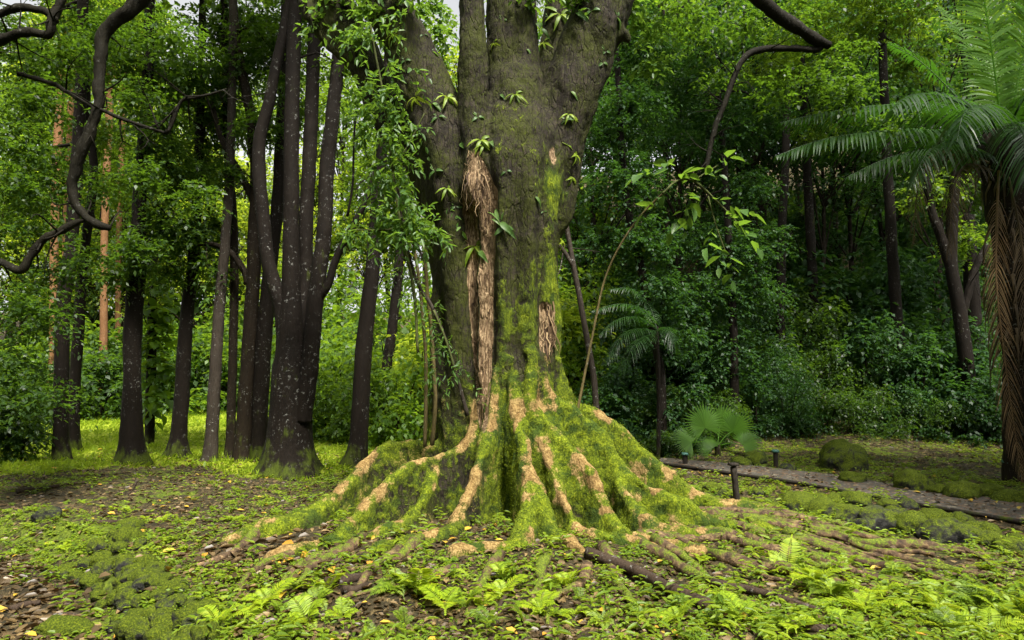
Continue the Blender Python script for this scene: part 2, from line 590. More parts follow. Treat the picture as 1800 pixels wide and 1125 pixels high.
def great_bark():
    t = NT("great_tree_bark")
    geo = t.n("NewGeometry")
    pos = geo.outputs["Position"]
    sx = t.n("SeparateXYZ")
    t.t.links.new(pos, sx.inputs[0])
    n1 = t.noise(2.4, 6, 0.62, vec=pos)
    vst = t.n("Mapping")
    vst.inputs["Scale"].default_value = (1, 1, 0.42)
    t.t.links.new(pos, vst.inputs["Vector"])
    n2i = t.noise(13, 6, 0.65, vec=pos)
    n3i = t.noise(55, 5, 0.7, vec=pos)
    n2 = t.noise(13, 6, 0.65, vec=vst.outputs[0])
    n3 = t.noise(55, 5, 0.7, vec=vst.outputs[0])
    n4 = t.noise(140, 3, 0.7, vec=pos)
    v = t.voro(38, vec=pos)
    bark = t.ramp(n2, [(0.3, (0.007, 0.005, 0.004)), (0.5, (0.022, 0.017, 0.012)), (0.72, (0.06, 0.047, 0.034))])
    bark = t.mix(t.math('MULTIPLY', t.ss(0.6, 0.75, n3), 0.5), bark, (0.12, 0.105, 0.085))
    # a thin olive film of algae over the old bark
    fis = t.n("Mapping")
    fis.inputs["Scale"].default_value = (1, 1, 0.22)
    t.t.links.new(pos, fis.inputs["Vector"])
    crack = t.voro(16, vec=fis.outputs[0], feature='DISTANCE_TO_EDGE')
    ckm = t.math('MULTIPLY', t.ss(0.10, 0.0, crack), t.ss(0.35, 0.6, n2))
    bark = t.mix(t.math('MULTIPLY', ckm, 0.8), bark, (0.004, 0.003, 0.002))
    film = t.math('ADD', t.math('MULTIPLY', n1, 0.45), t.math('MULTIPLY', n3, 0.55))
    bark = t.mix(t.math('MULTIPLY', t.ss(0.43, 0.58, film), 0.85), bark, t.mix(n4, (0.009, 0.012, 0.001), (0.064, 0.076, 0.005)))
    foot = t.ss(1.6, 2.6, sx.outputs[2])

    def pick(lo, hi):
        return t.math('ADD', t.math('MULTIPLY', lo, t.math('SUBTRACT', 1.0, foot)), t.math('MULTIPLY', hi, foot))
    n2, n3 = pick(n2i, n2), pick(n3i, n3)
    # moss
    mossc = t.ramp(t.math('ADD', t.math('MULTIPLY', n3, 0.6), t.math('MULTIPLY', n2, 0.4)), [(0.36, (0.020, 0.032, 0.003)), (0.5, (0.105, 0.145, 0.006)), (0.64, (0.27, 0.32, 0.012))])
    mk = t.math('ADD', t.attr("moss"), t.math('MULTIPLY', t.math('SUBTRACT', n2, 0.5), 1.2))
    mk = t.math('ADD', mk, t.math('MULTIPLY', t.math('SUBTRACT', n3, 0.5), 0.35))
    mm = t.ss(0.42, 0.60, mk)
    n5 = t.noise(4.2, 4, 0.6, vec=pos, dist=0.6)
    mossc = t.mix(t.math('MULTIPLY', t.ss(0.50, 0.62, n5), 0.8), mossc, t.mix(n3, (0.008, 0.018, 0.003), (0.040, 0.085, 0.012)))
    mossc = t.mix(t.ss(0.5, 0.95, mk), t.mix(0.6, mossc, (0.030, 0.045, 0.004)), mossc)
    col = t.mix(mm, bark, mossc)
    # bare pale wood on worn ridges
    tanc = t.ramp(t.math('ADD', t.math('MULTIPLY', n3, 0.55), t.math('MULTIPLY', n2, 0.45)), [(0.32, (0.07, 0.035, 0.014)), (0.47, (0.22, 0.135, 0.045)), (0.66, (0.52, 0.375, 0.15))])
    tk = t.math('ADD', t.attr("ridge"), t.math('MULTIPLY', t.math('SUBTRACT', n2, 0.5), 1.1))
    tk = t.math('ADD', tk, t.math('MULTIPLY', t.math('SUBTRACT', n3, 0.5), 0.9))
    tk = t.math('ADD', tk, t.math('MULTIPLY', t.math('SUBTRACT', n4, 0.5), 0.5))
    tm = t.ss(0.34, 0.60, tk)
    tanc = t.mix(t.ss(0.42, 0.75, tk), t.mix(0.35, tanc, (0.05, 0.026, 0.010)), tanc)
    col = t.mix(tm, col, tanc)
    wood = t.ss(0.4, 0.6, t.math('ADD', t.attr("wood"), t.math('MULTIPLY', t.math('SUBTRACT', n2, 0.5), 0.9)))
    mp = t.n("Mapping")
    mp.inputs["Scale"].default_value = (1, 1, 0.12)
    t.t.links.new(pos, mp.inputs["Vector"])
    nf = t.noise(70, 4, 0.6, vec=mp.outputs[0])
    woodc = t.ramp(nf, [(0.3, (0.025, 0.014, 0.008)), (0.48, (0.15, 0.095, 0.05)), (0.66, (0.40, 0.29, 0.17))])
    col = t.mix(wood, col, woodc)
    h = t.math('ADD', t.math('MULTIPLY', n2, 0.6), t.math('MULTIPLY', n3, 0.55))
    h = t.math('ADD', h, t.math('MULTIPLY', v, 0.15))
    h = t.math('SUBTRACT', h, t.math('MULTIPLY', ckm, 0.5))
    h = t.math('ADD', h, t.math('MULTIPLY', t.math('MULTIPLY', n4, mm), 0.6))
    nb = t.bump(h, 0.8, 0.028)
    rough = t.math('SUBTRACT', 0.85, t.math('MULTIPLY', tm, 0.25))
    return t.done(t.pbsdf(col, rough, 0.2, nb))


M["great_bark"] = great_bark()


def root_mat():
    t = NT("root_bark")
    geo = t.n("NewGeometry")
    pos = geo.outputs["Position"]
    sx = t.n("SeparateXYZ")
    t.t.links.new(geo.outputs["Normal"], sx.inputs[0])
    n1 = t.noise(3.0, 5, 0.62, vec=pos)
    n2 = t.noise(16, 6, 0.65, vec=pos)
    n3 = t.noise(70, 4, 0.7, vec=pos)
    col = t.ramp(n2, [(0.3, (0.022, 0.014, 0.009)), (0.5, (0.10, 0.062, 0.033)), (0.72, (0.36, 0.24, 0.12))])
    mossc = t.ramp(n3, [(0.3, (0.02, 0.034, 0.004)), (0.5, (0.09, 0.125, 0.008)), (0.68, (0.21, 0.25, 0.016))])
    mk = t.math('ADD', t.math('MULTIPLY', n1, 0.75), t.math('MULTIPLY', sx.outputs[2], 0.12))
    mk = t.math('ADD', mk, t.math('MULTIPLY', t.math('SUBTRACT', n2, 0.5), 0.6))
    col = t.mix(t.ss(0.42, 0.52, mk), col, mossc)
    nb = t.bump(t.math('ADD', n2, t.math('MULTIPLY', n3, 0.5)), 0.9, 0.02)
    return t.done(t.pbsdf(col, 0.8, 0.3, nb))


M["root"] = root_mat()


def rock_mat():
    t = NT("mossy_stone")
    geo = t.n("NewGeometry")
    pos = geo.outputs["Position"]
    obi = t.n("ObjectInfo")
    sx = t.n("SeparateXYZ")
    t.t.links.new(geo.outputs["Normal"], sx.inputs[0])
    n1 = t.noise(4, 5, 0.62, vec=pos)
    n2 = t.noise(20, 6, 0.65, vec=pos)
    n3 = t.noise(90, 4, 0.7, vec=pos)
    col = t.ramp(n2, [(0.3, (0.010, 0.010, 0.010)), (0.55, (0.036, 0.035, 0.033)), (0.75, (0.11, 0.11, 0.105))])
    mossc = t.ramp(n3, [(0.3, (0.016, 0.026, 0.003)), (0.5, (0.06, 0.085, 0.006)), (0.7, (0.18, 0.215, 0.011))])
    mk = t.math('ADD', t.math('MULTIPLY', n1, 0.75), t.math('MULTIPLY', sx.outputs[2], 0.16))
    mk = t.math('ADD', mk, t.math('MULTIPLY', t.math('SUBTRACT', obi.outputs["Random"], 0.5), 0.22))
    mk = t.math('ADD', mk, t.math('MULTIPLY', t.math('SUBTRACT', n2, 0.5), 0.7))
    col = t.mix(t.ss(0.28, 0.50, mk), col, mossc)
    nb = t.bump(t.math('ADD', n2, t.math('MULTIPLY', n3, 0.5)), 1.0, 0.03)
    return t.done(t.pbsdf(col, 0.85, 0.15, nb))


M["rock"] = rock_mat()


def ground_mat():
    t = NT("forest_floor")
    geo = t.n("NewGeometry")
    pos = geo.outputs["Position"]
    n1 = t.noise(0.9, 6, 0.6, vec=pos)
    n2 = t.noise(6, 6, 0.65, vec=pos)
    n3 = t.noise(40, 5, 0.7, vec=pos)
    n4 = t.noise(17, 5, 0.7, vec=pos)
    vc = t.n("TexVoronoi")
    vc.inputs["Scale"].default_value = 22
    t.t.links.new(pos, vc.inputs["Vector"])
    cs = t.n("SeparateColor")
    t.t.links.new(vc.outputs["Color"], cs.inputs[0])
    leafc = t.ramp(cs.outputs[0], [(0.0, (0.014, 0.011, 0.005)), (0.45, (0.044, 0.032, 0.014)), (0.8, (0.12, 0.085, 0.036)), (1.0, (0.27, 0.19, 0.08))])
    soil = t.ramp(n3, [(0.3, (0.012, 0.010, 0.004)), (0.7, (0.052, 0.042, 0.018))])
    col = t.mix(t.ss(0.4, 0.6, n4), soil, leafc)
    mossc = t.ramp(t.math('ADD', t.math('MULTIPLY', n3, 0.6), t.math('MULTIPLY', n4, 0.4)), [(0.32, (0.020, 0.034, 0.004)), (0.5, (0.085, 0.12, 0.008)), (0.68, (0.20, 0.25, 0.016))])
    mk = t.math('ADD', t.attr("green"), t.math('MULTIPLY', t.math('SUBTRACT', n2, 0.5), 1.1))
    mk = t.math('ADD', mk, t.math('MULTIPLY', t.math('SUBTRACT', n1, 0.5), 0.8))
    mk = t.math('ADD', mk, t.math('MULTIPLY', t.math('SUBTRACT', n4, 0.5), 0.5))
    col = t.mix(t.ss(0.44, 0.58, mk), col, mossc)
    lawn = t.mix(n2, (0.15, 0.22, 0.010), (0.34, 0.39, 0.018))
    lawn = t.mix(t.ss(0.56, 0.66, n4), lawn, (0.06, 0.07, 0.015))
    col = t.mix(t.ss(0.35, 0.65, t.math('ADD', t.attr("lawn"), t.math('MULTIPLY', t.math('SUBTRACT', n2, 0.5), 0.6))), col, lawn)
    h = t.math('ADD', t.math('MULTIPLY', n4, 0.7), t.math('MULTIPLY', n3, 0.5))
    nb = t.bump(h, 1.0, 0.05)
    return t.done(t.pbsdf(col, 0.85, 0.25, nb))


M["ground"] = ground_mat()


def path_mat():
    t = NT("path_gravel")
    geo = t.n("NewGeometry")
    pos = geo.outputs["Position"]
    n1 = t.noise(3, 5, 0.6, vec=pos)
    n2 = t.noise(60, 4, 0.7, vec=pos)
    vc = t.n("TexVoronoi")
    vc.inputs["Scale"].default_value = 26
    t.t.links.new(pos, vc.inputs["Vector"])
    cs = t.n("SeparateColor")
    t.t.links.new(vc.outputs["Color"], cs.inputs[0])
    col = t.mix(n1, (0.035, 0.031, 0.026), (0.12, 0.108, 0.092))
    col = t.mix(t.ss(0.75, 0.8, cs.outputs[0]), col, (0.14, 0.085, 0.05))
    col = t.mix(t.ss(0.94, 0.95, cs.outputs[1]), col, (0.30, 0.26, 0.18))
    return t.done(t.pbsdf(col, 0.8, 0.3, t.bump(n2, 0.8, 0.02)))


M["path"] = path_mat()
M["timber"] = trunk_mat("old_timber", (0.012, 0.010, 0.008), (0.045, 0.036, 0.028), 0.06, 0.3)
M["lamp_green"] = NT("green_paint")
M["lamp_green"] = M["lamp_green"].done(M["lamp_green"].pbsdf((0.06, 0.16, 0.13), 0.5, 0.4))


def strand_mat():
    t = NT("torn_wood_fibre")
    geo = t.n("NewGeometry")
    rnd = geo.outputs["Random Per Island"]
    col = t.ramp(rnd, [(0.0, (0.035, 0.018, 0.010)), (0.4, (0.10, 0.06, 0.03)), (0.8, (0.28, 0.19, 0.10)), (1.0, (0.52, 0.39, 0.22))])
    return t.done(t.pbsdf(col, 0.75, 0.3))


M["strand"] = strand_mat()

# ------------------------------------------------------------------ the ground: one sheet to the horizon
def axis(a, b, step, lo, hi, growth=1.16):
    core = np.arange(a, b + step * 0.5, step)
    up, d = [core[-1]], step
    while up[-1] < hi:
        d *= growth
        up.append(up[-1] + d)
    dn, d = [core[0]], step
    while dn[-1] > lo:
        d *= growth
        dn.append(dn[-1] - d)
    return np.concatenate((np.array(dn[1:])[::-1], core, np.array(up[1:])))


gx = axis(-6.5, 7.5, 0.055, -160, 160)
gy = axis(2.5, 14.0, 0.055, -40, 220)
GX, GY = np.meshgrid(gx, gy, indexing='ij')
GZ = terrain(GX, GY)
gv = np.stack((GX.ravel(), GY.ravel(), GZ.ravel()), 1)
ni, nj = len(gx), len(gy)
ii, jj = np.meshgrid(np.arange(ni - 1), np.arange(nj - 1), indexing='ij')
a0 = (ii * nj + jj).ravel()
gf = np.stack((a0, a0 + nj, a0 + nj + 1, a0 + 1), 1)
ground = link_mesh("ground", gv, gf, M["ground"], smooth=True)
tag(ground, kind="structure")


def zone_green(x, y):
    """how mossy the floor is: bare litter lower left and in a band before the grove, green on the right"""
    g = 0.36 + 0.10 * sstep(0.5, 3.0, x)
    d, s = polydist(x, y, BANK)
    g = g + 0.22 * sstep(0.55, 0.2, d) - 0.24 * sstep(0.3, 0.8, d * s) * sstep(12, 8, y)
    g = g + 0.05 * sstep(8.3, 9.6, y) * sstep(12.6, 10.8, y) * sstep(-1.0, -2.0, x)
    g = g - 0.34 * np.exp(-((x + 0.30) / 0.75) ** 2 - ((y - 6.65) / 0.5) ** 2) - 0.12 * np.exp(-((x + 1.2) / 1.2) ** 2 - ((y - 5.6) / 0.6) ** 2)
    d, s = polydist(x, y, PATH_NEAR)
    g = g - 0.22 * sstep(1.0, 0.3, d) * sstep(2.0, 3.0, x)
    g = g - 0.12 * sstep(13.0, 15.0, y) * sstep(1.0, 3.0, x)
    return g


def zone_lawn(x, y):
    return sstep(10.8, 12.6, y + 0.8 * np.sin(x * 1.3)) * sstep(2.0, 0.2, x - 0.02 * (y - 12)) * sstep(36, 30, y)


me = ground.data
for nm, arr in (("green", zone_green(gv[:, 0], gv[:, 1])), ("lawn", zone_lawn(gv[:, 0], gv[:, 1]))):
    at = me.attributes.new(nm, 'FLOAT', 'POINT')
    at.data.foreach_set("value", arr.astype(np.float32))

# ------------------------------------------------------------------ the great tree
H_ = 0.026
LO = np.array((-4.1, 5.3, -0.3))
HI = np.array((3.6, 9.7, 7.0))
DIM = np.ceil((HI - LO) / H_).astype(int)
VOL = np.full(DIM, 3.0, dtype=np.float32)
AX = [LO[k] + H_ * np.arange(DIM[k]) for k in range(3)]


def box_slice(lo, hi):
    s = []
    for k in range(3):
        a = max(0, int((lo[k] - LO[k]) / H_))
        b = min(DIM[k], int((hi[k] - LO[k]) / H_) + 2)
        if b - a < 2:
            return None
        s.append(slice(a, b))
    return tuple(s)


def smin_into(sl, d, k):
    a = VOL[sl]
    h = np.maximum(k - np.abs(a - d), 0) / k
    VOL[sl] = np.minimum(a, d) - h * h * k * 0.25


def sdf_chain(pts, radii, k=0.15, step=0.2, squash=1.0):
    """tapered limb; squash > 1 widens it in depth"""
    q = smooth_path(np.column_stack((np.asarray(pts), radii)), step)
    pad = q[:, 3].max() * max(1, squash) + k + 0.05
    lo, hi = q[:, :3].min(0) - pad, q[:, :3].max(0) + pad
    sl = box_slice(lo, hi)
    if sl is None:
        return
    out = np.full([s.stop - s.start for s in sl], 9.0, dtype=np.float32)
    for a, b in zip(q[:-1], q[1:]):
        pd = max(a[3], b[3]) + k + 0.05
        s2 = box_slice(np.minimum(a[:3], b[:3]) - pd, np.maximum(a[:3], b[:3]) + pd)
        if s2 is None:
            continue
        X = AX[0][s2[0]][:, None, None] - a[0]
        Y = (AX[1][s2[1]][None, :, None] - a[1]) / squash
        Z = AX[2][s2[2]][None, None, :] - a[2]
        ab = b[:3] - a[:3]
        ab = ab / np.array((1, squash, 1))
        t = np.clip((X * ab[0] + Y * ab[1] + Z * ab[2]) / max(ab.dot(ab), 1e-6), 0, 1)
        d = np.sqrt((X - t * ab[0]) ** 2 + (Y - t * ab[1]) ** 2 + (Z - t * ab[2]) ** 2) - (a[3] + t * (b[3] - a[3]))
        loc = tuple(slice(s2[i].start - sl[i].start, s2[i].stop - sl[i].start) for i in range(3))
        out[loc] = np.minimum(out[loc], d)
    smin_into(sl, out, k)


def sdf_fin(rows, k=0.16, flare=0.16):
    """buttress: rows (x,y,ridge z,ridge radius); a curtain of wood from the ridge to the ground, wider below"""
    q = smooth_path(np.asarray(rows), 0.07)
    pad = 0.75
    lo = np.array((q[:, 0].min() - pad, q[:, 1].min() - pad, -0.3))
    hi = np.array((q[:, 0].max() + pad, q[:, 1].max() + pad, (q[:, 2] + q[:, 3]).max() + k + 0.1))
    sl = box_slice(lo, hi)
    X, Y = np.meshgrid(AX[0][sl[0]], AX[1][sl[1]], indexing='ij')
    best = np.full(X.shape, 9.0)
    hh = np.zeros(X.shape)
    rr = np.zeros(X.shape)
    for a, b in zip(q[:-1], q[1:]):
        dx, dy = b[0] - a[0], b[1] - a[1]
        t = np.clip(((X - a[0]) * dx + (Y - a[1]) * dy) / max(dx * dx + dy * dy, 1e-8), 0, 1)
        d = np.hypot(X - a[0] - t * dx, Y - a[1] - t * dy)
        m = d < best
        best = np.where(m, d, best)
        hh = np.where(m, a[2] + t * (b[2] - a[2]), hh)
        rr = np.where(m, a[3] + t * (b[3] - a[3]), rr)
    Z = AX[2][sl[2]][None, None, :]
    hc = (hh - rr)[:, :, None]
    over = np.maximum(Z - hc, 0)
    under = np.maximum(hc - Z, 0)
    w = flare * (1 - np.exp(-under * 1.6)) + 0.10 * np.maximum(0, 0.25 - Z) * (hc > 0.1)
    d = np.sqrt(best[:, :, None] ** 2 + over ** 2) - rr[:, :, None] - w
    smin_into(sl, (d * 0.85).astype(np.float32), k)


TY = 8.05           # depth of the trunk's axis
def lim(rows, Y0):
    pts, rad = [], []
    for r in rows:
        Y = Y0 + (r[3] if len(r) > 3 else 0)
        pts.append(P(r[0], r[1], Y))
        rad.append(PX(r[2], Y))
    return pts, rad


# trunk: a main column and a darker one behind its left shoulder, then the limbs
sdf_chain(*lim([(895, 990, 52), (898, 860, 62), (902, 760, 76), (905, 650, 74), (905, 520, 74), (904, 400, 79), (905, 300, 86), (906, 230, 66), (904, 150, 46)], TY), k=0.1, squash=1.1)
sdf_chain(*lim([(830, 950, 44), (828, 800, 50), (826, 680, 58), (822, 560, 62), (818, 450, 62), (812, 350, 68), (800, 280, 66)], TY + 0.22), k=0.10)
sdf_chain(*lim([(785, 900, 40), (783, 780, 34), (788, 640, 30), (795, 560, 28)], TY + 0.5), k=0.12)
# limbs
sdf_chain(*lim([(815, 330, 62), (782, 240, 56), (745, 150, 48), (706, 60, 44), (680, 0, 42), (640, -90, 38), (610, -150, 36)], TY + 0.02), k=0.10)
sdf_chain(*lim([(845, 330, 40), (836, 240, 31), (832, 150, 27), (831, 60, 26), (830, 0, 26), (828, -150, 24)], TY - 0.30), k=0.04)
sdf_chain(*lim([(906, 320, 76), (903, 220, 58), (902, 130, 48), (901, 50, 45), (901, 0, 45), (904, -150, 42)], TY + 0.06), k=0.05)
sdf_chain(*lim([(955, 380, 48), (975, 290, 50), (990, 215, 50), (1010, 150, 52), (1035, 80, 52), (1058, 10, 50), (1100, -110, 46)], TY + 0.1), k=0.08)
sdf_chain(*lim([(950, 260, 40), (972, 140, 36), (985, 50, 34), (996, -110, 30)], TY + 0.62), k=0.10)
sdf_chain(*lim([(785, 380, 34), (742, 290, 32), (690, 205, 31), (640, 115, 31), (590, 20, 34), (545, -120, 32)], TY + 0.62), k=0.10)
sdf_chain(*lim([(1072, 60, 20), (1094, 62, 11), (1102, 70, 6)], TY + 0.05), k=0.06)
sdf_chain(*lim([(640, 110, 22), (604, 92, 18), (566, 52, 15), (536, 0, 14), (510, -80, 13)], TY + 0.6), k=0.06)


CREST = []


def fin(rows, k=0.08, flare=0.06):
    out = []
    for px, py, Y, rpx in rows:
        p = P(px, py, Y)
        r = PX(rpx, Y) * (0.82 if p[2] > 0.3 else 1.0)
        out.append((p[0], p[1], max(p[2] - r * 0.3, tz(p[0], p[1]) + r * 0.8 + 0.03), r))
    sdf_fin(out, k, flare)
    CREST.append(smooth_path(np.array(out), 0.04))


# buttress ridges traced along their crests, each with its own depth
fin([(838, 690, 8.0, 12), (820, 745, 8.05, 15), (790, 768, 8.15, 14), (745, 772, 8.2, 13), (690, 768, 8.1, 14), (648, 793, 7.9, 14), (615, 832, 7.6, 15), (575, 868, 7.3, 16), (535, 893, 7.05, 18), (488, 918, 6.85, 21), (440, 942, 6.7, 18), (400, 962, 6.55, 12)])
fin([(846, 700, 7.75, 12), (832, 755, 7.7, 15), (790, 786, 7.5, 13), (735, 800, 7.3, 13), (690, 826, 7.1, 14), (655, 862, 6.9, 15), (622, 898, 6.65, 16), (580, 930, 6.4, 17), (535, 955, 6.2, 20), (505, 978, 6.05, 15), (480, 1000, 5.95, 9)])
fin([(762, 826, 7.3, 12), (738, 875, 7.0, 13), (705, 912, 6.75, 14), (672, 940, 6.55, 15), (640, 962, 6.45, 11), (600, 980, 6.4, 8)])
fin([(866, 640, 7.5, 8), (860, 720, 7.4, 12), (846, 780, 7.2, 13), (828, 832, 7.0, 14), (810, 880, 6.75, 15), (793, 922, 6.5, 15), (758, 952, 6.35, 12), (705, 980, 6.2, 10), (660, 992, 6.15, 7)], k=0.06, flare=0.05)
fin([(903, 620, 7.45, 8), (908, 720, 7.35, 12), (920, 780, 7.05, 13), (927, 840, 6.75, 17), (927, 890, 6.5, 18), (914, 942, 6.2, 16), (893, 972, 6.05, 13), (850, 1000, 5.95, 11), (800, 1018, 5.9, 8)], flare=0.04, k=0.06)
fin([(928, 800, 6.95, 12), (956, 870, 6.65, 16), (980, 925, 6.4, 16), (1004, 960, 6.2, 13), (1020, 990, 6.1, 11), (1032, 1025, 5.95, 8)], flare=0.04, k=0.05)
fin([(948, 740, 7.4, 9), (969, 805, 7.1, 11), (985, 848, 6.95, 12), (1004, 888, 6.75, 14), (1025, 918, 6.6, 15), (1060, 940, 6.45, 16), (1110, 960, 6.35, 15), (1170, 983, 6.25, 12), (1230, 1003, 6.15, 9)], flare=0.04, k=0.06)
fin([(932, 610, 7.45, 10), (945, 700, 7.4, 16), (975, 740, 7.3, 17), (1008, 776, 7.15, 16), (1040, 814, 7.0, 16), (1056, 858, 6.85, 16), (1075, 896, 6.75, 16), (1100, 930, 6.6, 16), (1150, 958, 6.45, 14), (1215, 982, 6.35, 10)], flare=0.08, k=0.10)
fin([(958, 600, 7.6, 12), (976, 685, 7.6, 18), (1018, 712, 7.55, 19), (1060, 750, 7.5, 17), (1090, 800, 7.4, 15), (1120, 832, 7.3, 15), (1160, 857, 7.2, 15), (1207, 878, 7.1, 15), (1262, 905, 7.0, 15), (1330, 926, 6.95, 13), (1400, 936, 7.0, 9)], flare=0.09)
fin([(985, 620, 7.9, 12), (1006, 690, 8.0, 17), (1054, 712, 8.05, 15), (1102, 755, 8.05, 14), (1150, 803, 8.0, 14), (1202, 845, 7.95, 14), (1268, 884, 7.85, 13), (1330, 908, 7.75, 9)])
fin([(1088, 826, 7.3, 13), (1112, 876, 7.0, 14), (1147, 910, 6.8, 14), (1197, 932, 6.7, 13), (1262, 948, 6.65, 10), (1330, 962, 6.6, 8)])
# two buttresses round the back
sdf_fin([(0.2, 8.4, 1.4, .14), (0.5, 8.9, .8, .12), (0.7, 9.4, .3, .12)])
sdf_fin([(-0.5, 8.4, 1.4, .14), (-0.9, 8.9, .8, .12), (-1.2, 9.3, .3, .12)])


def surface_nets(V, org, h):
    s = V < 0
    nx, ny, nz = V.shape
    cnt = np.zeros((nx - 1, ny - 1, nz - 1), dtype=np.int8)
    for dx in (0, 1):
        for dy in (0, 1):
            for dz in (0, 1):
                cnt += s[dx:nx - 1 + dx, dy:ny - 1 + dy, dz:nz - 1 + dz]
    act = (cnt > 0) & (cnt < 8)
    idx = np.full(act.shape, -1, dtype=np.int64)
    ijk = np.argwhere(act)
    idx[act] = np.arange(len(ijk))
    acc = np.zeros((len(ijk), 3))
    num = np.zeros(len(ijk))
    for a in range(3):
        b, c = [(1, 2), (0, 2), (0, 1)][a]
        for ob in (0, 1):
            for oc in (0, 1):
                o = np.zeros(3, dtype=int)
                o[b], o[c] = ob, oc
                q0 = ijk + o
                q1 = q0.copy()
                q1[:, a] += 1
                v0 = V[q0[:, 0], q0[:, 1], q0[:, 2]]
                v1 = V[q1[:, 0], q1[:, 1], q1[:, 2]]
                m = (v0 < 0) != (v1 < 0)
                t = np.where(m, v0 / np.where(m, v0 - v1, 1), 0)
                pos = q0.astype(float)
                pos[:, a] += t
                acc[m] += pos[m]
                num[m] += 1
    verts = org + h * acc / num[:, None]
    faces = []
    for a in range(3):
        b, c = [(1, 2), (2, 0), (0, 1)][a]
        sl0 = [slice(1, -1)] * 3
        sl1 = [slice(1, -1)] * 3
        sl0[a], sl1[a] = slice(0, -1), slice(1, None)
        m = s[tuple(sl0)] != s[tuple(sl1)]
        q = np.argwhere(m)
        off = np.ones(3, dtype=int)
        off[a] = 0
        q = q + off
        eb, ec = np.zeros(3, dtype=int), np.zeros(3, dtype=int)
        eb[b], ec[c] = 1, 1
        ok = np.ones(len(q), dtype=bool)
        for k in range(3):
            ok &= q[:, k] < act.shape[k]
        q = q[ok]
        g = lambda w: idx[w[:, 0], w[:, 1], w[:, 2]]
        f = np.stack((g(q), g(q - eb), g(q - eb - ec), g(q - ec)), 1)
        inside = s[q[:, 0], q[:, 1], q[:, 2]]
        f[~inside] = f[~inside][:, ::-1]
        faces.append(f[(f >= 0).all(1)])
    return verts, np.concatenate(faces)


tv, tf = surface_nets(VOL, LO, H_)
del VOL
keep = tv[:, 2] > -0.26


def vnormals(v, f):
    d1, d2 = v[f[:, 2]] - v[f[:, 0]], v[f[:, 3]] - v[f[:, 1]]
    fn = np.cross(d1, d2)
    n = np.zeros_like(v)
    for k in range(4):
        for ax in range(3):
            n[:, ax] += np.bincount(f[:, k], fn[:, ax], len(v))
    return unit(n)


def laplace(v, f, it, vals=None):
    e = np.concatenate((f[:, (0, 1)], f[:, (1, 2)], f[:, (2, 3)], f[:, (3, 0)]))
    deg = np.maximum(np.bincount(e[:, 0], minlength=len(v)), 1)
    x = v.copy()
    for _ in range(it):
        x = np.stack([np.bincount(e[:, 0], x[e[:, 1], k], len(v)) for k in range(x.shape[1])], 1) / deg[:, None]
    return x


tv = laplace(tv, tf, 2)
tn = vnormals(tv, tf)
if (tn[:, 1][tv[:, 1] < 7.3] > 0).mean() > 0.5:
    tf = tf[:, ::-1]
    tn = -tn
# large lumps, long vertical ribs, then fine crust
disp = (fbm(tv * np.array((2.2, 2.2, 0.8)), 3, 21) - 0.5) * 0.14
disp += (fbm(tv * np.array((6, 6, 2.2)), 3, 25) - 0.5) * 0.10
disp += (fbm(tv * 15, 3, 22) - 0.5) * 0.03
disp += (fbm(tv * 34, 2, 23) - 0.5) * 0.012
th_ = np.arctan2(tv[:, 1] - 8.05, tv[:, 0] + 0.02)
disp += 0.045 * np.sin(th_ * 11 + 2.5 * fbm(tv * 0.8, 2, 29)) * sstep(1.2, 1.8, tv[:, 2]) * sstep(4.6, 3.4, tv[:, 2])
tv = tv + tn * disp[:, None]
sm = laplace(tv, tf, 14)
curv = np.einsum('ij,ij->i', tv - sm, tn)
tn = vnormals(tv, tf)
z = tv[:, 2]
front = sstep(0.2, -0.3, tn[:, 1])
cr = np.concatenate(CREST)
kd = KDTree(len(cr))
for i, c in enumerate(cr):
    kd.insert(c[:3], i)
kd.balance()
crest = np.zeros(len(tv))
low = np.nonzero(z < 2.1)[0]
for i in low:
    _, q, dq = kd.find(tv[i])
    crest[i] = dq / (cr[q][3] + 0.03)
crest = np.where(z < 2.1, sstep(1.28, 0.74, crest), 0)
# worn, bare crests low on the buttresses
patch = fbm(tv * 2.0, 3, 31)
patch2 = fbm(tv * 5.5, 3, 33)
ridge = crest * (0.12 + 1.6 * (patch - 0.45) + 1.0 * (patch2 - 0.5)) + np.clip(curv / 0.04, -1, 1) * 0.10 * sstep(2.0, 1.2, z)
ridge += sstep(0.52, 0.64, patch2) * sstep(1.75, 1.2, z) * (0.26 + 0.16 * sstep(0.0, 0.6, tv[:, 0])) * sstep(0.35, 0.55, patch + 0.1)
ridge = ridge + 0.10 * sstep(1.8, 1.2, z)
# moss: thick on the buttresses, thinning upward, a bright patch on the right limb
moss = 0.34 + 0.34 * sstep(1.9, 0.8, z) + 0.28 * sstep(3.4, 2.6, z) * sstep(-0.45, -0.05, tv[:, 0]) + (0.3 + 0.6 * sstep(3.6, 2.4, z)) * (fbm(tv * 1.7, 3, 41) - 0.5) - 0.10 * sstep(2.6, 3.4, z) + 0.14 * tn[:, 2] + 0.10 * crest
pm = P(973, 320, TY - 0.35)
moss += 0.62 * np.exp(-(((tv[:, 0] - pm[0]) / 0.17) ** 2 + ((z - pm[2]) / 0.45) ** 2)) * front
for (mx_, my_) in ((905, 560), (850, 400), (780, 195), (850, 285)):
    pm = P(mx_, my_, TY - 0.5)
    moss += 0.16 * np.exp(-(((tv[:, 0] - pm[0]) / 0.28) ** 2 + ((z - pm[2]) / 0.35) ** 2))
moss += np.clip(curv / 0.04, -1.6, 0) * 0.50  # moss cut back in hollows to paint crevice shade into the colour
moss -= 0.35 * sstep(-0.35, -0.75, tv[:, 0]) * sstep(0.9, 1.6, z)
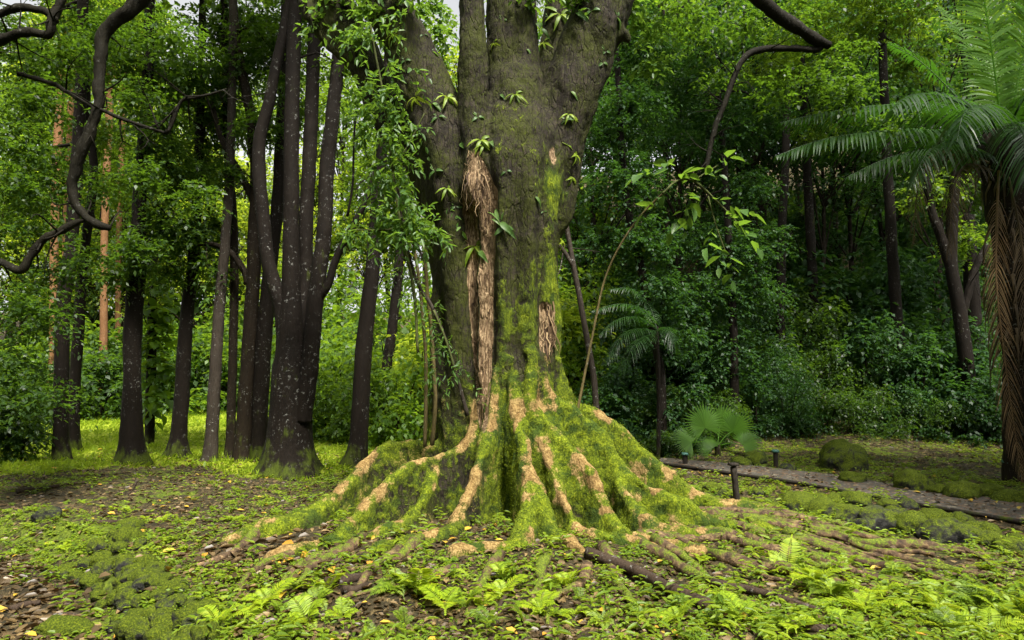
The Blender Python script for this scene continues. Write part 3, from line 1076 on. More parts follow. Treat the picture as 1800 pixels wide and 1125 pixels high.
# strip of torn, rotten wood down the front
zz = np.array([P(0, y, 7.4)[2] for y in (760, 600, 480, 400, 330, 262)])
xx = np.array([P(x, 500, 7.4)[0] for x in (848, 846, 842, 842, 840, 834)])
hw = np.array([0.05, 0.12, 0.15, 0.16, 0.20, 0.05])
sx_ = np.interp(z, zz, xx)
sw_ = np.interp(z, zz, hw)
wood = sstep(1.35, 0.7, np.abs(tv[:, 0] - sx_) / sw_) * sstep(zz[0] - 0.1, zz[0] + 0.15, z) * sstep(zz[-1] + 0.1, zz[-1] - 0.1, z) * front
p1, p2 = P(962, 535, 7.4), P(962, 610, 7.4)
w2 = sstep(1.3, 0.6, np.abs(tv[:, 0] - (p1[0] + p2[0]) / 2) / 0.075) * sstep(p2[2] - 0.1, p2[2], z) * sstep(p1[2] + 0.08, p1[2], z) * front
p3 = P(975, 262, 7.5)
w3 = np.exp(-(((tv[:, 0] - p3[0]) / 0.05) ** 2 + ((z - p3[2]) / 0.14) ** 2)) * front
wood = np.maximum(np.maximum(wood, w2), w3)
tv = tv - tn * (wood * 0.035 * (0.4 + fbm(tv * 5, 2, 77)))[:, None]
moss -= wood * 0.7
ridge -= wood * 0.8

great = empty("great_tree", (0, 8.0, 0), "huge mossy buttressed tree with several thick limbs in the clearing", "tree")
great.location = (0, 0, 0)
trunk = link_mesh("trunk", tv, tf, M["great_bark"], great, smooth=True)
for nm, arr in (("ridge", ridge), ("moss", moss), ("wood", wood)):
    at = trunk.data.attributes.new(nm, 'FLOAT', 'POINT')
    at.data.foreach_set("value", arr.astype(np.float32))
mrng = np.random.default_rng(15)
mw = np.clip((moss - 0.45) * 2.2, 0, 1) * np.clip(1 - np.maximum(ridge, 0) * 2.4, 0, 1) * sstep(3.6, 1.6, z) * (tv[:, 1] < 8.6) * (z > 0)
mi_ = np.nonzero(mrng.uniform(0, 1, len(mw)) < mw * 0.8)[0]
mi_ = np.concatenate((mi_, mi_[mrng.uniform(0, 1, len(mi_)) < 0.5]))
mp_ = tv[mi_] + mrng.normal(0, 0.008, (len(mi_), 3)) - tn[mi_] * 0.004
V, F = leaves4(mp_, tn[mi_] + mrng.normal(0, 0.55, (len(mi_), 3)) + (0, 0, 0.15), mrng.normal(0, 1, (len(mi_), 3)), mrng.uniform(0.010, 0.028, len(mi_)), 0.0035, 0.3, 0.1)
tag(link_mesh("moss", V, F, M["moss"], great), kind="stuff")
TBVH = BVHTree.FromPolygons(tv.tolist(), tf.tolist())
CAMP = Vector((0, 0, CAMZ))


def hit(px, py):
    """first point of the great tree along a line of sight"""
    d = Vector(P(px, py, 8.0)) - CAMP
    d.normalize()
    h = TBVH.ray_cast(CAMP, d)
    return (np.array(h[0]), np.array(h[1])) if h[0] is not None else (None, None)


# torn fibres over the rotten strip and the scar on the right
rng = np.random.default_rng(11)
mb = MB()


def strand(px, py, L, w, off=0.02):
    p, n = hit(px, py)
    if p is None:
        return
    if n[1] > 0: n = -n
    k = 5
    t = np.linspace(0, 1, k)[:, None]
    tang = unit(np.array((rng.normal(0, 0.12), 0, -1.0)) - n * np.dot((0, 0, -1.0), n))
    sd = unit(np.cross(tang, n))
    wv = rng.normal(0, 0.012, (k, 1)) * sd
    lift = off * rng.uniform(0.2, 1.4) + 0.035 * rng.uniform(-0.2, 1.0) * (t ** 2) * (L / 0.3)
    c = p + tang * L * t + wv + n * lift
    ww = w * (1 - 0.75 * t)
    V = np.concatenate((c - sd * ww, c + n * ww * 0.9, c + sd * ww))
    i = np.arange(k - 1)
    F = np.concatenate((np.stack((i, i + 1, k + i + 1, k + i), 1), np.stack((k + i, k + i + 1, 2 * k + i + 1, 2 * k + i), 1)))
    mb.add(V, F)


for _ in range(190):
    py = rng.uniform(262, 400) if rng.uniform() < 0.68 else rng.uniform(380, 720)
    half = np.interp(py, (255, 280, 330, 400, 480, 600, 730), (8, 16, 30, 22, 20, 17, 9))
    cx = np.interp(py, (262, 330, 400, 480, 600, 760), (830, 840, 842, 842, 847, 850))
    up_ = py < 385
    strand(cx + rng.uniform(-1, 1) * half, py, rng.uniform(0.05, 0.26) if up_ else rng.uniform(0.03, 0.15), rng.uniform(0.002, 0.010), 0.02 if up_ else 0.007)
tag(mb.build("exposed_wood", M["strand"], great), kind="stuff")
mb = MB()
for _ in range(70):
    strand(962 + rng.uniform(-12, 12), rng.uniform(528, 600), rng.uniform(0.1, 0.32), rng.uniform(0.004, 0.016))
mb.build("bark_scar", M["strand"], great)

# surface roots running out over the ground, mostly to the right and the front
def surface_root(pts, r0, r1, seed):
    q = smooth_path(np.asarray(pts), 0.12)
    w = np.stack([fbm(np.column_stack((q, np.zeros(len(q)))) * 1.9 + 7 * k + seed, 3, seed + k) - 0.5 for k in range(2)], 1)
    q = q + w * 0.42 * np.linspace(0.1, 1, len(q))[:, None]
    rad = np.linspace(r0, r1, len(q))
    zz_ = terrain(q[:, 0], q[:, 1]) + rad * (0.45 + 0.9 * (vnoise(np.column_stack((q * 2.2, np.full(len(q), seed * 1.3))), seed) - 0.4))
    path = np.column_stack((q, zz_))
    m = MB()
    V, F, Tr = tube(path, rad * (0.75 + 0.5 * vnoise(path * 2.5, seed)), 9, 0.5, seed)
    m.add(V, F)
    m.f[3].append(Tr); m.m[3].append(np.zeros(len(Tr), dtype=int))
    return m.build("surface_root", M["root"], great, smooth=True)


sd = 100
for a, b, c_, r0 in (
        ((1230, 915), (1420, 925), (1560, 955), .07), ((1240, 925), (1440, 950), (1640, 985), .07), ((1250, 935), (1420, 965), (1600, 1000), .06),
        ((1210, 945), (1400, 985), (1640, 1040), .07), ((1180, 955), (1340, 1010), (1520, 1075), .06), ((1290, 915), (1480, 965), (1720, 1010), .055),
        ((1350, 930), (1560, 975), (1790, 1040), .06), ((1330, 945), (1500, 1005), (1700, 1060), .05), ((1420, 945), (1520, 948), (1600, 968), .06),
        ((1500, 960), (1660, 968), (1740, 1000), .05), ((1120, 970), (1260, 1035), (1370, 1110), .06), ((1060, 985), (1100, 1050), (1150, 1120), .05),
        ((640, 965), (560, 1010), (430, 1075), .05), ((700, 985), (640, 1030), (560, 1090), .05), ((800, 1020), (720, 1040), (600, 1060), .05),
        ((470, 940), (400, 985), (330, 1010), .06), ((520, 985), (450, 1015), (400, 1060), .05), ((1030, 1010), (1000, 1060), (960, 1110), .045),
        ((880, 1000), (830, 1060), (790, 1115), .045), ((1400, 960), (1600, 1010), (1795, 1085), .055), ((1250, 985), (1450, 1040), (1640, 1120), .055),
        ((1310, 960), (1450, 985), (1560, 1025), .05), ((1460, 1000), (1600, 1030), (1780, 1060), .045), ((560, 1000), (500, 1040), (420, 1110), .045),
        ((1280, 900), (1360, 905), (1440, 930), .06), ((1300, 925), (1380, 915), (1470, 945), .05), ((1120, 955), (1300, 965), (1480, 1010), .06), ((1380, 950), (1530, 985), (1690, 1035), .05), ((1430, 935), (1600, 962), (1760, 985), .05), ((1300, 935), (1450, 945), (1580, 985), .05), ((1270, 960), (1420, 1000), (1600, 1060), .055), ((1150, 970), (1250, 1010), (1330, 1060), .05), ((960, 1000), (940, 1050), (915, 1100), .04), ((740, 975), (690, 1000), (600, 1025), .05), ((620, 975), (540, 1000), (470, 1050), .05)):
    surface_root([G(*a)[:2], G(*b)[:2], G(*c_)[:2]], r0 * rng.uniform(0.65, 1.2), r0 * 0.3, sd)
    sd += 7

# ------------------------------------------------------------------ path, its edging, posts and lamps
def strip(name, near, far, mat, dz, kind=None):
    n = smooth_path(np.column_stack((near, np.zeros(len(near)))), 0.1)[:, :2]
    f_ = np.asarray(far)
    tt = np.linspace(0, 1, 8)[None, :, None]
    fi = smooth_path(np.column_stack((far, np.zeros(len(far)))), 0.1)[:, :2]
    k = np.linspace(0, 1, 160)
    ni_ = np.stack([np.interp(k, np.linspace(0, 1, len(n)), n[:, c]) for c in (0, 1)], 1)
    fi_ = np.stack([np.interp(k, np.linspace(0, 1, len(fi)), fi[:, c]) for c in (0, 1)], 1)
    g = ni_[:, None, :] * (1 - tt) + fi_[:, None, :] * tt
    z_ = np.maximum(terrain(g[..., 0], g[..., 1]), 0.0) + dz + (fbm(np.column_stack((g.reshape(-1, 2) * 3, np.zeros(g.shape[0] * g.shape[1]))), 2, 3).reshape(g.shape[:2]) - 0.5) * 0.02
    V = np.concatenate((g, z_[..., None]), -1).reshape(-1, 3)
    i, j = np.meshgrid(np.arange(159), np.arange(7), indexing='ij')
    a = (i * 8 + j).ravel()
    return link_mesh(name, V, np.stack((a, a + 1, a + 9, a + 8), 1)[:, ::-1], mat, smooth=True)


path = strip("path", PATH_NEAR, PATH_FAR, M["path"], 0.045)
tag(path, kind="structure")
edge = np.array(PATH_NEAR)
mb = MB()
ep = smooth_path(np.column_stack((edge, np.zeros(len(edge)))), 0.25)
ez = np.maximum(terrain(ep[:, 0], ep[:, 1]), 0.0) + 0.035
V, F, Tr = tube(np.column_stack((ep[:, 0] - 0.04, ep[:, 1] - 0.03, ez)), 0.016 + 0.022 * fbm(ep * 2.0, 2, 5), 7, 0.4, 5)
mb.add(V, F)
kerb = mb.build("path_edging", M["timber"], smooth=True)
tag(kerb, "long dark timber edging along the near side of the gravel path", "edging")


def box(mb, c, s, rot=0.0, tilt=0.0, mi=0, taper=1.0):
    x, y, z = s[0] / 2, s[1] / 2, s[2]
    v = np.array([(-x, -y, 0), (x, -y, 0), (x, y, 0), (-x, y, 0), (-x * taper, -y * taper, z), (x * taper, -y * taper, z), (x * taper, y * taper, z), (-x * taper, y * taper, z)])
    v[:, 0] += v[:, 2] * tilt
    cr, sr = math.cos(rot), math.sin(rot)
    v = np.stack((v[:, 0] * cr - v[:, 1] * sr, v[:, 0] * sr + v[:, 1] * cr, v[:, 2]), 1) + np.array(c)
    mb.add(v, np.array([(0, 3, 2, 1), (4, 5, 6, 7), (0, 1, 5, 4), (1, 2, 6, 5), (2, 3, 7, 6), (3, 0, 4, 7)]), mi)


def make_post(px, py, h, w, label, tilt=0.0, lamp=False):
    g = G(px, py)
    z0 = tz(g[0], g[1])
    o = empty("path_lamp" if lamp else "wooden_post", (g[0], g[1], z0), label, "path lamp" if lamp else "post", "short post lamps along the path" if lamp else None)
    mb = MB()
    n = 9
    t = np.linspace(0, 1, n)
    pth = np.column_stack((t * tilt * h, np.zeros(n), -0.05 + t * (h + 0.05)))
    V, F, Tr = tube(pth, np.full(n, w / 2), 6, 0.18, int(px))
    mb.add(V, F); mb.f[3].append(Tr); mb.m[3].append(np.zeros(len(Tr), dtype=int))
    mb.build("post" if lamp else "post_shaft", M["timber"], o)
    m2 = MB()
    if lamp:
        box(m2, (tilt * h, 0, h), (w * 1.3, w * 1.3, 0.04), taper=0.8)
        m2.build("lamp_cap", M["lamp_green"], o.children[0])
    else:
        box(m2, (tilt * h, 0, h + 0.012), (w * 1.25, w * 1.25, 0.03), 0.3, taper=0.85)
        m2.build("post_cap", M["timber"], o.children[0])
    return o


make_post(1298, 912, 0.47, 0.075, "weathered wooden post leaning at the path's near edge beside the roots", tilt=-0.09)
make_post(1204, 822, 0.20, 0.09, "short dark post lamp nearest the great tree, by the fan palm", lamp=True)
make_post(1364, 825, 0.27, 0.085, "short post lamp standing before pale stones, right of the fan palm", lamp=True)
make_post(1485, 828, 0.30, 0.085, "short green-capped post lamp standing in front of the round boulder", lamp=True)
make_post(1776, 848, 0.30, 0.12, "stout green-capped post lamp at the foot of the big palm", lamp=True)

# ------------------------------------------------------------------ stones
def ico(sub):
    import bmesh
    b = bmesh.new()
    bmesh.ops.create_icosphere(b, subdivisions=sub, radius=1.0)
    v = np.array([x.co[:] for x in b.verts])
    f = np.array([[q.index for q in x.verts] for x in b.faces])
    b.free()
    return v, f


IV, IF = ico(4)


def rock_mesh(seed, flat=0.6, ang=0.25):
    v = IV.copy()
    n = fbm(v * 1.2 + seed * 7.7, 3, seed) - 0.5
    v = v * (1 + n * 0.85)[:, None]
    rg = np.random.default_rng(seed)
    for _ in range(11):                      # broken faces
        d = unit(rg.normal(0, 1, 3))
        lim_ = rg.uniform(0.72, 1.0)
        d[2] *= 0.5
        d = unit(d)
        o = v @ d - lim_
        v -= np.maximum(o, 0)[:, None] * d * (0.85 - ang)
    v += unit(v) * ((fbm(v * 5 + seed, 3, seed + 2) - 0.5) * 0.22)[:, None]
    v += unit(v) * ((fbm(v * 13 + seed, 2, seed + 4) - 0.5) * 0.09)[:, None]
    v[:, 2] *= flat
    return v


rock_lib = []
for k in range(6):
    me = link_mesh("mossy_rock", rock_mesh(50 + k, (0.75, 0.85, 0.62, 0.9, 0.7, 0.8)[k]), IF, M["rock"], smooth=True)
    rock_lib.append(me)
used_rock = set()


def rock(k, x, y, r, label, group=None, rz=None, sink=0.35, sc=None, name="mossy_rock"):
    src = rock_lib[k]
    o = src if k not in used_rock else src.copy()
    if k in used_rock:
        C.collection.objects.link(o)
    used_rock.add(k)
    o.name = name
    s = sc or (1, 1, 1)
    o.scale = (r * s[0], r * s[1], r * s[2])
    o.rotation_euler = (0, 0, rng.uniform(0, 6.3) if rz is None else rz)
    o.location = (x, y, tz(x, y) + r * 0.6 * s[2] * (1 - 2 * sink) * 0.6)
    if "group" in o: del o["group"]
    return tag(o, label, "rock", group)


# the low bank of stones, lower left
BL = "rounded moss covered stone in the low curved bank at lower left"
for i in range(92):
    t = (i + rng.uniform(0, 1)) / 92
    q = np.array([(178, 945), (200, 985), (245, 1035), (290, 1085), (330, 1130)])
    c = np.array([np.interp(t, np.linspace(0, 1, 5), q[:, k]) for k in (0, 1)])
    w = rng.uniform(-1, 1)
    c = c + np.array((58, -16)) * w
    g = G(*c)
    rock(i % 6, g[0], g[1], rng.uniform(0.05, 0.11), BL, "stones of the low mossy bank", sink=0.12)
g = G(100, 1065)
rock(4, g[0], g[1] + 0.1, 0.165, "oval bright green mossy stone lying alone in the leaf litter", sink=0.2, sc=(1.25, 0.8, 0.75), rz=0.1)
for (px, py, r, k, lab) in ((85, 905, .16, 2, "flat dark stone half buried in weeds above the stone bank"), (125, 958, .12, 0, "small yellow-green mossy stone just left of the stone bank"),
                            (230, 925, .13, 3, "bare grey stone on top of the stone bank, beside a fallen stick"), (225, 948, .15, 1, "domed yellow-green stone at the top of the stone bank")):
    g = G(px, py)
    rock(k, g[0], g[1], r, lab)
# rocks between the roots and the path
spots = ((1410, 898, .30, 0), (1445, 905, .24, 1), (1480, 915, .26, 3), (1395, 880, .16, 2), (1505, 893, .24, 5), (1545, 925, .32, 0), (1575, 920, .26, 3), (1600, 935, .24, 1),
         (1640, 920, .26, 2), (1655, 945, .30, 4), (1690, 950, .24, 5), (1720, 945, .22, 3), (1745, 960, .20, 0), (1595, 895, .17, 4), (1560, 898, .16, 5), (1440, 880, .14, 3), (1360, 900, .14, 4),
         (1250, 868, .16, 1), (1275, 880, .14, 0), (1235, 858, .12, 2), (1310, 885, .12, 5), (1330, 876, .13, 3), (1350, 888, .12, 1), (1690, 925, .18, 1), (1775, 975, .2, 2), (1790, 955, .15, 4), (1520, 930, .18, 2), (1470, 890, .17, 4))
for px, py, r, k in spots:
    g = G(px, py)
    rock(k, g[0], g[1], r * 0.8, "mossy dark lava rock in the row between the roots and path", "mossy rocks between roots and path")
for px, py, r, k, lab in ((1480, 826, .42, 1, "large rounded brown boulder behind a post lamp"), (1385, 830, .13, 3, "pale bare grey stone beside a post lamp on the path's far side"),
                          (1300, 822, .2, 2, "pale angular stone at the foot of the fan palm"), (1330, 818, .22, 0, "dark mossy stone right of the fan palm's foot"),
                          (1498, 852, .2, 5, "dark grey stone leaning at the path's far edge below the boulder"), (1605, 866, .26, 1, "bright moss topped rock at the path's far edge"),
                          (1690, 880, .24, 3, "grey split rock at the path's far edge, in front of the palm"), (1740, 878, .22, 2, "dark slab of rock tilted beside the split grey rock"),
                          (1655, 873, .17, 4, "low mossy stone left of the split grey rock"), (1775, 888, .2, 0, "yellow-green mossy rock near the palm's foot")):
    g = G(px, py)
    rock(k, g[0], g[1], r, lab, sink=0.25)

# ------------------------------------------------------------------ fallen wood
def fallen(pts, r0, r1, label, name="fallen_branch", seed=0, mat="log", lift=0.0):
    w = [G(a, b) for a, b in pts]
    q = smooth_path(np.array([(p[0], p[1]) for p in w]), 0.08)
    rad = np.linspace(r0, r1, len(q))
    zz_ = terrain(q[:, 0], q[:, 1])
    zz_ = np.convolve(np.pad(zz_, 6, mode='edge'), np.ones(13) / 13, mode='valid') + rad * 0.75 + lift
    jit = (fbm(np.column_stack((q * 3, np.full(len(q), seed))), 2, seed) - 0.5) * r0 * 1.2
    V, F, Tr = tube(np.column_stack((q[:, 0] + jit, q[:, 1], zz_)), rad, 9, 0.22, seed)
    m = MB(); m.add(V, F); m.f[3].append(Tr); m.m[3].append(np.zeros(len(Tr), dtype=int))
    o = m.build(name, M[mat], smooth=True)
    return tag(o, label, "branch")


fallen([(1035, 995), (1110, 1018), (1175, 1050), (1242, 1088)], .052, .044, "thick bare dark branch lying in front of the buttress roots", "fallen_log", 1, lift=0.02)
fallen([(1255, 1035), (1330, 1052), (1390, 1072), (1445, 1090)], .034, .022, "long brown branch lying among ferns, right of the dark one", "fallen_log", 2, lift=0.02)
fallen([(20, 1020), (45, 1012), (72, 1008)], .03, .022, "short grey stick on the leaf litter at far left", seed=3)
fallen([(85, 1035), (120, 1030), (150, 1036)], .022, .016, "thin forked dark stick above the oval mossy stone", seed=4)
fallen([(92, 1003), (110, 998), (122, 995)], .018, .012, "small dark stick above the leaf litter beside the stone bank", seed=5)
fallen([(30, 868), (80, 862), (125, 855), (160, 852)], .035, .02, "long dark branch across the bare ground before the grove", seed=6)
fallen([(480, 876), (510, 880), (545, 878), (585, 868)], .02, .012, "thin curved dark twig on bare soil left of the great tree", seed=7)
fallen([(150, 920), (185, 920), (212, 918)], .03, .022, "brown stick lying along the top of the stone bank", seed=8)
fallen([(575, 1045), (610, 1038), (640, 1030)], .045, .03, "stout reddish brown broken branch in the left foreground", seed=9)
fallen([(595, 1050), (625, 1050), (648, 1040)], .03, .02, "smaller reddish broken piece under the stout branch", seed=10)
fallen([(285, 800), (350, 812), (400, 808)], .025, .015, "thin dead stick lying between the grove trunks", seed=11)
fallen([(345, 815), (390, 805), (450, 812)], .025, .012, "grey dead branch at the foot of the grove's middle trunks", seed=12)
fallen([(240, 848), (232, 862), (225, 872)], .014, .01, "small pale stick on the bare ground before the grove", seed=13)
fallen([(1390, 1112), (1430, 1118), (1500, 1112)], .03, .02, "dark rotten stick at the bottom edge among bright ferns", seed=14)
fallen([(905, 1035), (880, 1075), (878, 1110)], .02, .012, "dark upright root stub in the centre foreground ferns", seed=15)

# ------------------------------------------------------------------ trees
rng = np.random.default_rng(5)


def shift(o, base):
    """make the mesh local to its thing's base"""
    me = o.data
    co = np.empty(len(me.vertices) * 3, dtype=np.float32)
    me.vertices.foreach_get("co", co)
    co = co.reshape(-1, 3) - np.asarray(base, dtype=np.float32)
    me.vertices.foreach_set("co", co.ravel())
    me.update()


def tree(name, label, trunk_rows, Y, bark="bark_dark", branches=(), clumps=(), leaf="leaf_dark", group=None, cat="tree", flare=(0.22, 1.1, 5),
         leafL=0.10, leafW=0.026, dens=26, slen=0.42, nl=11, seg=12, seed=0, kind=leaves4, twigs=True, crown_name="crown"):
    """trunk_rows: (px, py, radius px, dY) from the ground up; clumps: (px, py, radius px, dY)"""
    def w(r):
        yy = Y + (r[3] if len(r) > 3 else 0)
        p = P(r[0], r[1], yy)
        return p, PX(r[2], yy)
    p0, _ = w(trunk_rows[0])
    base = np.array((p0[0], p0[1], tz(p0[0], p0[1])))
    o = empty(name, base, label, cat, group)
    pts = [w(r)[0] for r in trunk_rows]
    rad = [w(r)[1] for r in trunk_rows]
    pts[0] = np.array((base[0], base[1], base[2] - 0.12))
    mb = MB()
    add_tube(mb, pts, rad, 0.12, seg, 0.10, seed, flare, wob=0.015)
    t_ = mb.build("trunk", M[bark], o, smooth=True)
    shift(t_, base)
    for br in branches:
        bb = MB()
        bp = [w(r)[0] for r in br]
        bpath = add_tube(bb, bp, [w(r)[1] * (0.85 if name == 'crooked_tree' else 1) for r in br], 0.05, 12, 0.5 if name == 'crooked_tree' else 0.12, seed + 3, wob=0.06 if name == 'crooked_tree' else 0.015)
        if len(br) > 2:
            for _ in range(9 if name == 'crooked_tree' else 4):
                q = bpath[rng.integers(len(bpath) // 3, len(bpath))]
                dq = unit(rng.normal(0, 1, 3) + (0, 0, -0.2)) * rng.uniform(0.25, 0.8)
                m1 = q + dq * 0.5 + rng.normal(0, 0.06, 3)
                add_tube(bb, [q, m1, q + dq], (0.013, 0.008, 0.003), 0.1, 5)
                add_tube(bb, [m1, m1 + dq * 0.4 + rng.normal(0, 0.12, 3)], (0.006, 0.002), 0.1, 4)
        shift(bb.build("branch", M[bark], o, smooth=True), base)
    if len(clumps):
        rows = []
        for c in clumps:
            p, r = w(c)
            f = c[4] if len(c) > 4 else 0.75
            rows.append((*p, r, r, r * f))
            if twigs:
                tw = MB()
                allp = np.array(pts)
                j = np.argmin(np.linalg.norm(allp - p - (0, 0, r * 0.3), axis=1))
                a = allp[j]
                mid = (a + p) / 2 + rng.normal(0, 0.12, 3) + np.array((0, 0, 0.15 * np.linalg.norm(a - p)))
                th = 0.012 + 0.012 * np.linalg.norm(a - p)
                add_tube(tw, [a, mid, p], (th, th * 0.7, th * 0.4), 0.15, 6, 0, seed, wob=0.05)
                for _ in range(5):
                    e = p + rng.normal(0, 0.45, 3) * r
                    add_tube(tw, [mid * 0.3 + p * 0.7, (p + e) / 2 + rng.normal(0, 0.05, 3), e], (th * 0.45, th * 0.3, 0.004), 0.15, 4)
                shift(tw.build("branch", M[bark], o, smooth=True), base)
        V, F = clump_sprays(rng, rows, dens * 4.0, slen, nl, leafL, leafW, kind=kind)
        shift(link_mesh(crown_name, V, F, M[leaf], o), base)
    return o


def gY(px, py):
    return G(px, py)[1]


# --- the grove left of the great tree
tree("grove_tree", "slim dark trunk with pale flecks, leftmost of the grove", [(112, 812, 14), (107, 780, 12), (110, 558, 11.5), (121, 469, 11), (127, 400, 10.5), (138, 249, 10), (143, 142, 9.5), (147, 0, 9), (150, -150, 8)], gY(112, 812),
     clumps=[(150, 30, 75, 0.8), (60, 120, 80, 1.0), (95, 300, 60, 0.6), (30, 330, 70, 0.8)], seed=1)
tree("grove_tree", "slender dark trunk close behind the leftmost grove trunk", [(130, 792, 10), (131, 700, 9), (139, 558, 9), (148, 451, 8), (156, 380, 7.5), (165, 300, 7), (155, 200, 6.5), (150, 60, 6), (150, -120, 5)], gY(130, 794),
     clumps=[(180, 240, 55, 0.5), (230, 20, 80, 0.6), (205, 330, 45, 0.6)], leaf="leaf_mid", seed=2)
tree("grove_tree", "stout dark trunk with spreading mossy root flare, pale lichen down its left side", [(233, 815, 21), (231, 770, 18), (232, 664, 14.5), (235, 558, 15), (241, 469, 14), (246, 338, 11), (256, 213, 10), (262, 60, 9), (266, -150, 8)], gY(233, 815),
     clumps=[(240, 440, 55, -0.4), (285, 395, 60, 0.3), (205, 480, 40, -0.3), (300, 300, 70, 0.2), (225, 110, 90, 0.3), (310, 130, 80, 0.3), (275, 220, 60, -0.2)], flare=(0.28, 1.6, 6), seed=3, dens=30)
tree("grove_tree", "grey-brown trunk leaning right, its top lost in low leaves", [(313, 802, 16), (315, 770, 13), (323, 629, 12), (332, 522, 11), (339, 470, 10), (346, 350, 8.5), (352, 200, 7), (356, 0, 6)], gY(313, 803),
     clumps=[(330, 425, 65, -0.3), (300, 480, 40, -0.2), (380, 400, 40, 0.1), (345, 290, 70, 0.2), (370, 190, 70, 0.2), (395, 60, 80, 0.4)], flare=(0.22, 1.5, 5), seed=4, dens=30)
tree("grove_tree", "slim trunk thickly flecked with white lichen, right of the leaning grey one", [(366, 808, 12), (371, 780, 11), (380, 629, 10), (387, 522, 9.5), (396, 433, 8.5), (404, 300, 8), (408, 150, 7), (410, -120, 6)], gY(366, 809), bark="bark_pale",
     clumps=[(375, 470, 35, 0.1), (420, 120, 70, 0.3)], seed=5)
tree("grove_tree", "thinnest straight brown trunk of the grove", [(404, 802, 9), (405, 780, 8), (409, 629, 7.5), (412, 487, 7.5), (409, 380, 8), (403, 302, 8), (398, 200, 7), (392, -100, 6)], gY(404, 803), bark="bark_brown",
     clumps=[(440, 40, 70, 0.4), (385, 230, 45, 0.2)], seed=6)
tree("grove_tree", "straight olive trunk with a bare limb arching left at mid height", [(428, 806, 14), (427, 780, 13), (437, 629, 13), (444, 504, 12), (448, 415, 12), (451, 320, 11), (442, 213, 9), (432, 160, 9), (415, 60, 8), (400, -120, 7)], gY(428, 808), bark="bark_brown",
     branches=[[(436, 500, 7), (430, 478, 6), (409, 447, 5.5), (377, 430, 4.5), (345, 430, 3)], [(447, 355, 7), (420, 302, 6), (391, 249, 5), (372, 180, 4)]],
     clumps=[(480, 90, 75, 0.3), (400, 300, 35, -0.2), (460, 220, 50, -0.3)], seed=7)
tree("grove_tree", "dark trunk pressed against the left of the many-stemmed tree", [(457, 806, 13), (456, 770, 12.5), (462, 629, 14), (470, 522, 13), (478, 440, 12), (488, 360, 11), (494, 240, 10), (500, 100, 9), (505, -120, 8)], gY(457, 808),
     clumps=[(500, 40, 60, 0.6), (530, 200, 40, 0.5)], seed=8)
tree("many_stemmed_tree", "thick black tree splitting low into four tall stems, mossy foot", [(508, 828, 44), (509, 770, 36), (511, 660, 32), (512, 590, 24), (512, 500, 16), (512, 415, 14), (512, 284, 13.5), (515, 107, 13), (519, 0, 12), (522, -150, 10)], gY(508, 832),
     branches=[[(500, 650, 17), (497, 558, 14), (474, 469, 12.5), (462, 380, 12), (457, 320, 12), (456, 249, 11), (473, 178, 10), (487, 107, 9.5), (506, 20, 9), (520, -100, 8)],
               [(522, 640, 16), (532, 540, 14, 0.15), (537, 487, 13, 0.2), (538, 380, 12.5, 0.2), (545, 249, 12.5, 0.25), (551, 107, 12, 0.3), (556, -20, 11, 0.3), (560, -150, 10, 0.3)],
               [(530, 740, 18, -0.1), (545, 640, 16, -0.15), (555, 522, 14, -0.15), (569, 415, 13.5, -0.1), (574, 310, 13.5), (583, 213, 13), (591, 142, 12), (600, 50, 11), (612, -120, 10)],
               [(560, 525, 8, -0.15), (577, 500, 7, -0.2), (592, 451, 6.5, -0.25), (622, 395, 6, -0.3), (650, 335, 5, -0.3), (662, 290, 3, -0.3)]],
     clumps=[(545, 30, 55, 0.9), (600, 120, 30, 0.2), (500, 150, 40, 0.8)], flare=(0.30, 0.9, 7), seg=20, seed=9)
tree("grove_tree", "dark trunk with a white scar between the many-stemmed tree and the great tree", [(620, 820, 19), (630, 771, 16), (638, 629, 15), (653, 487, 13), (660, 400, 12), (667, 320, 11), (676, 200, 9), (690, 20, 8), (700, -120, 7)], gY(620, 822),
     clumps=[(700, 330, 40, 0.5), (640, 20, 40, 0.9)], seed=10)
tree("grove_tree", "thin dark leaning trunk nearest the great tree's left buttress", [(664, 772, 11), (668, 753, 9), (682, 629, 9), (696, 522, 8.5), (704, 423, 8), (712, 330, 7), (720, 200, 6)], gY(664, 774),
     clumps=[(715, 400, 40, 0.3), (700, 480, 30, 0.2)], leaf="leaf_mid", seed=11)

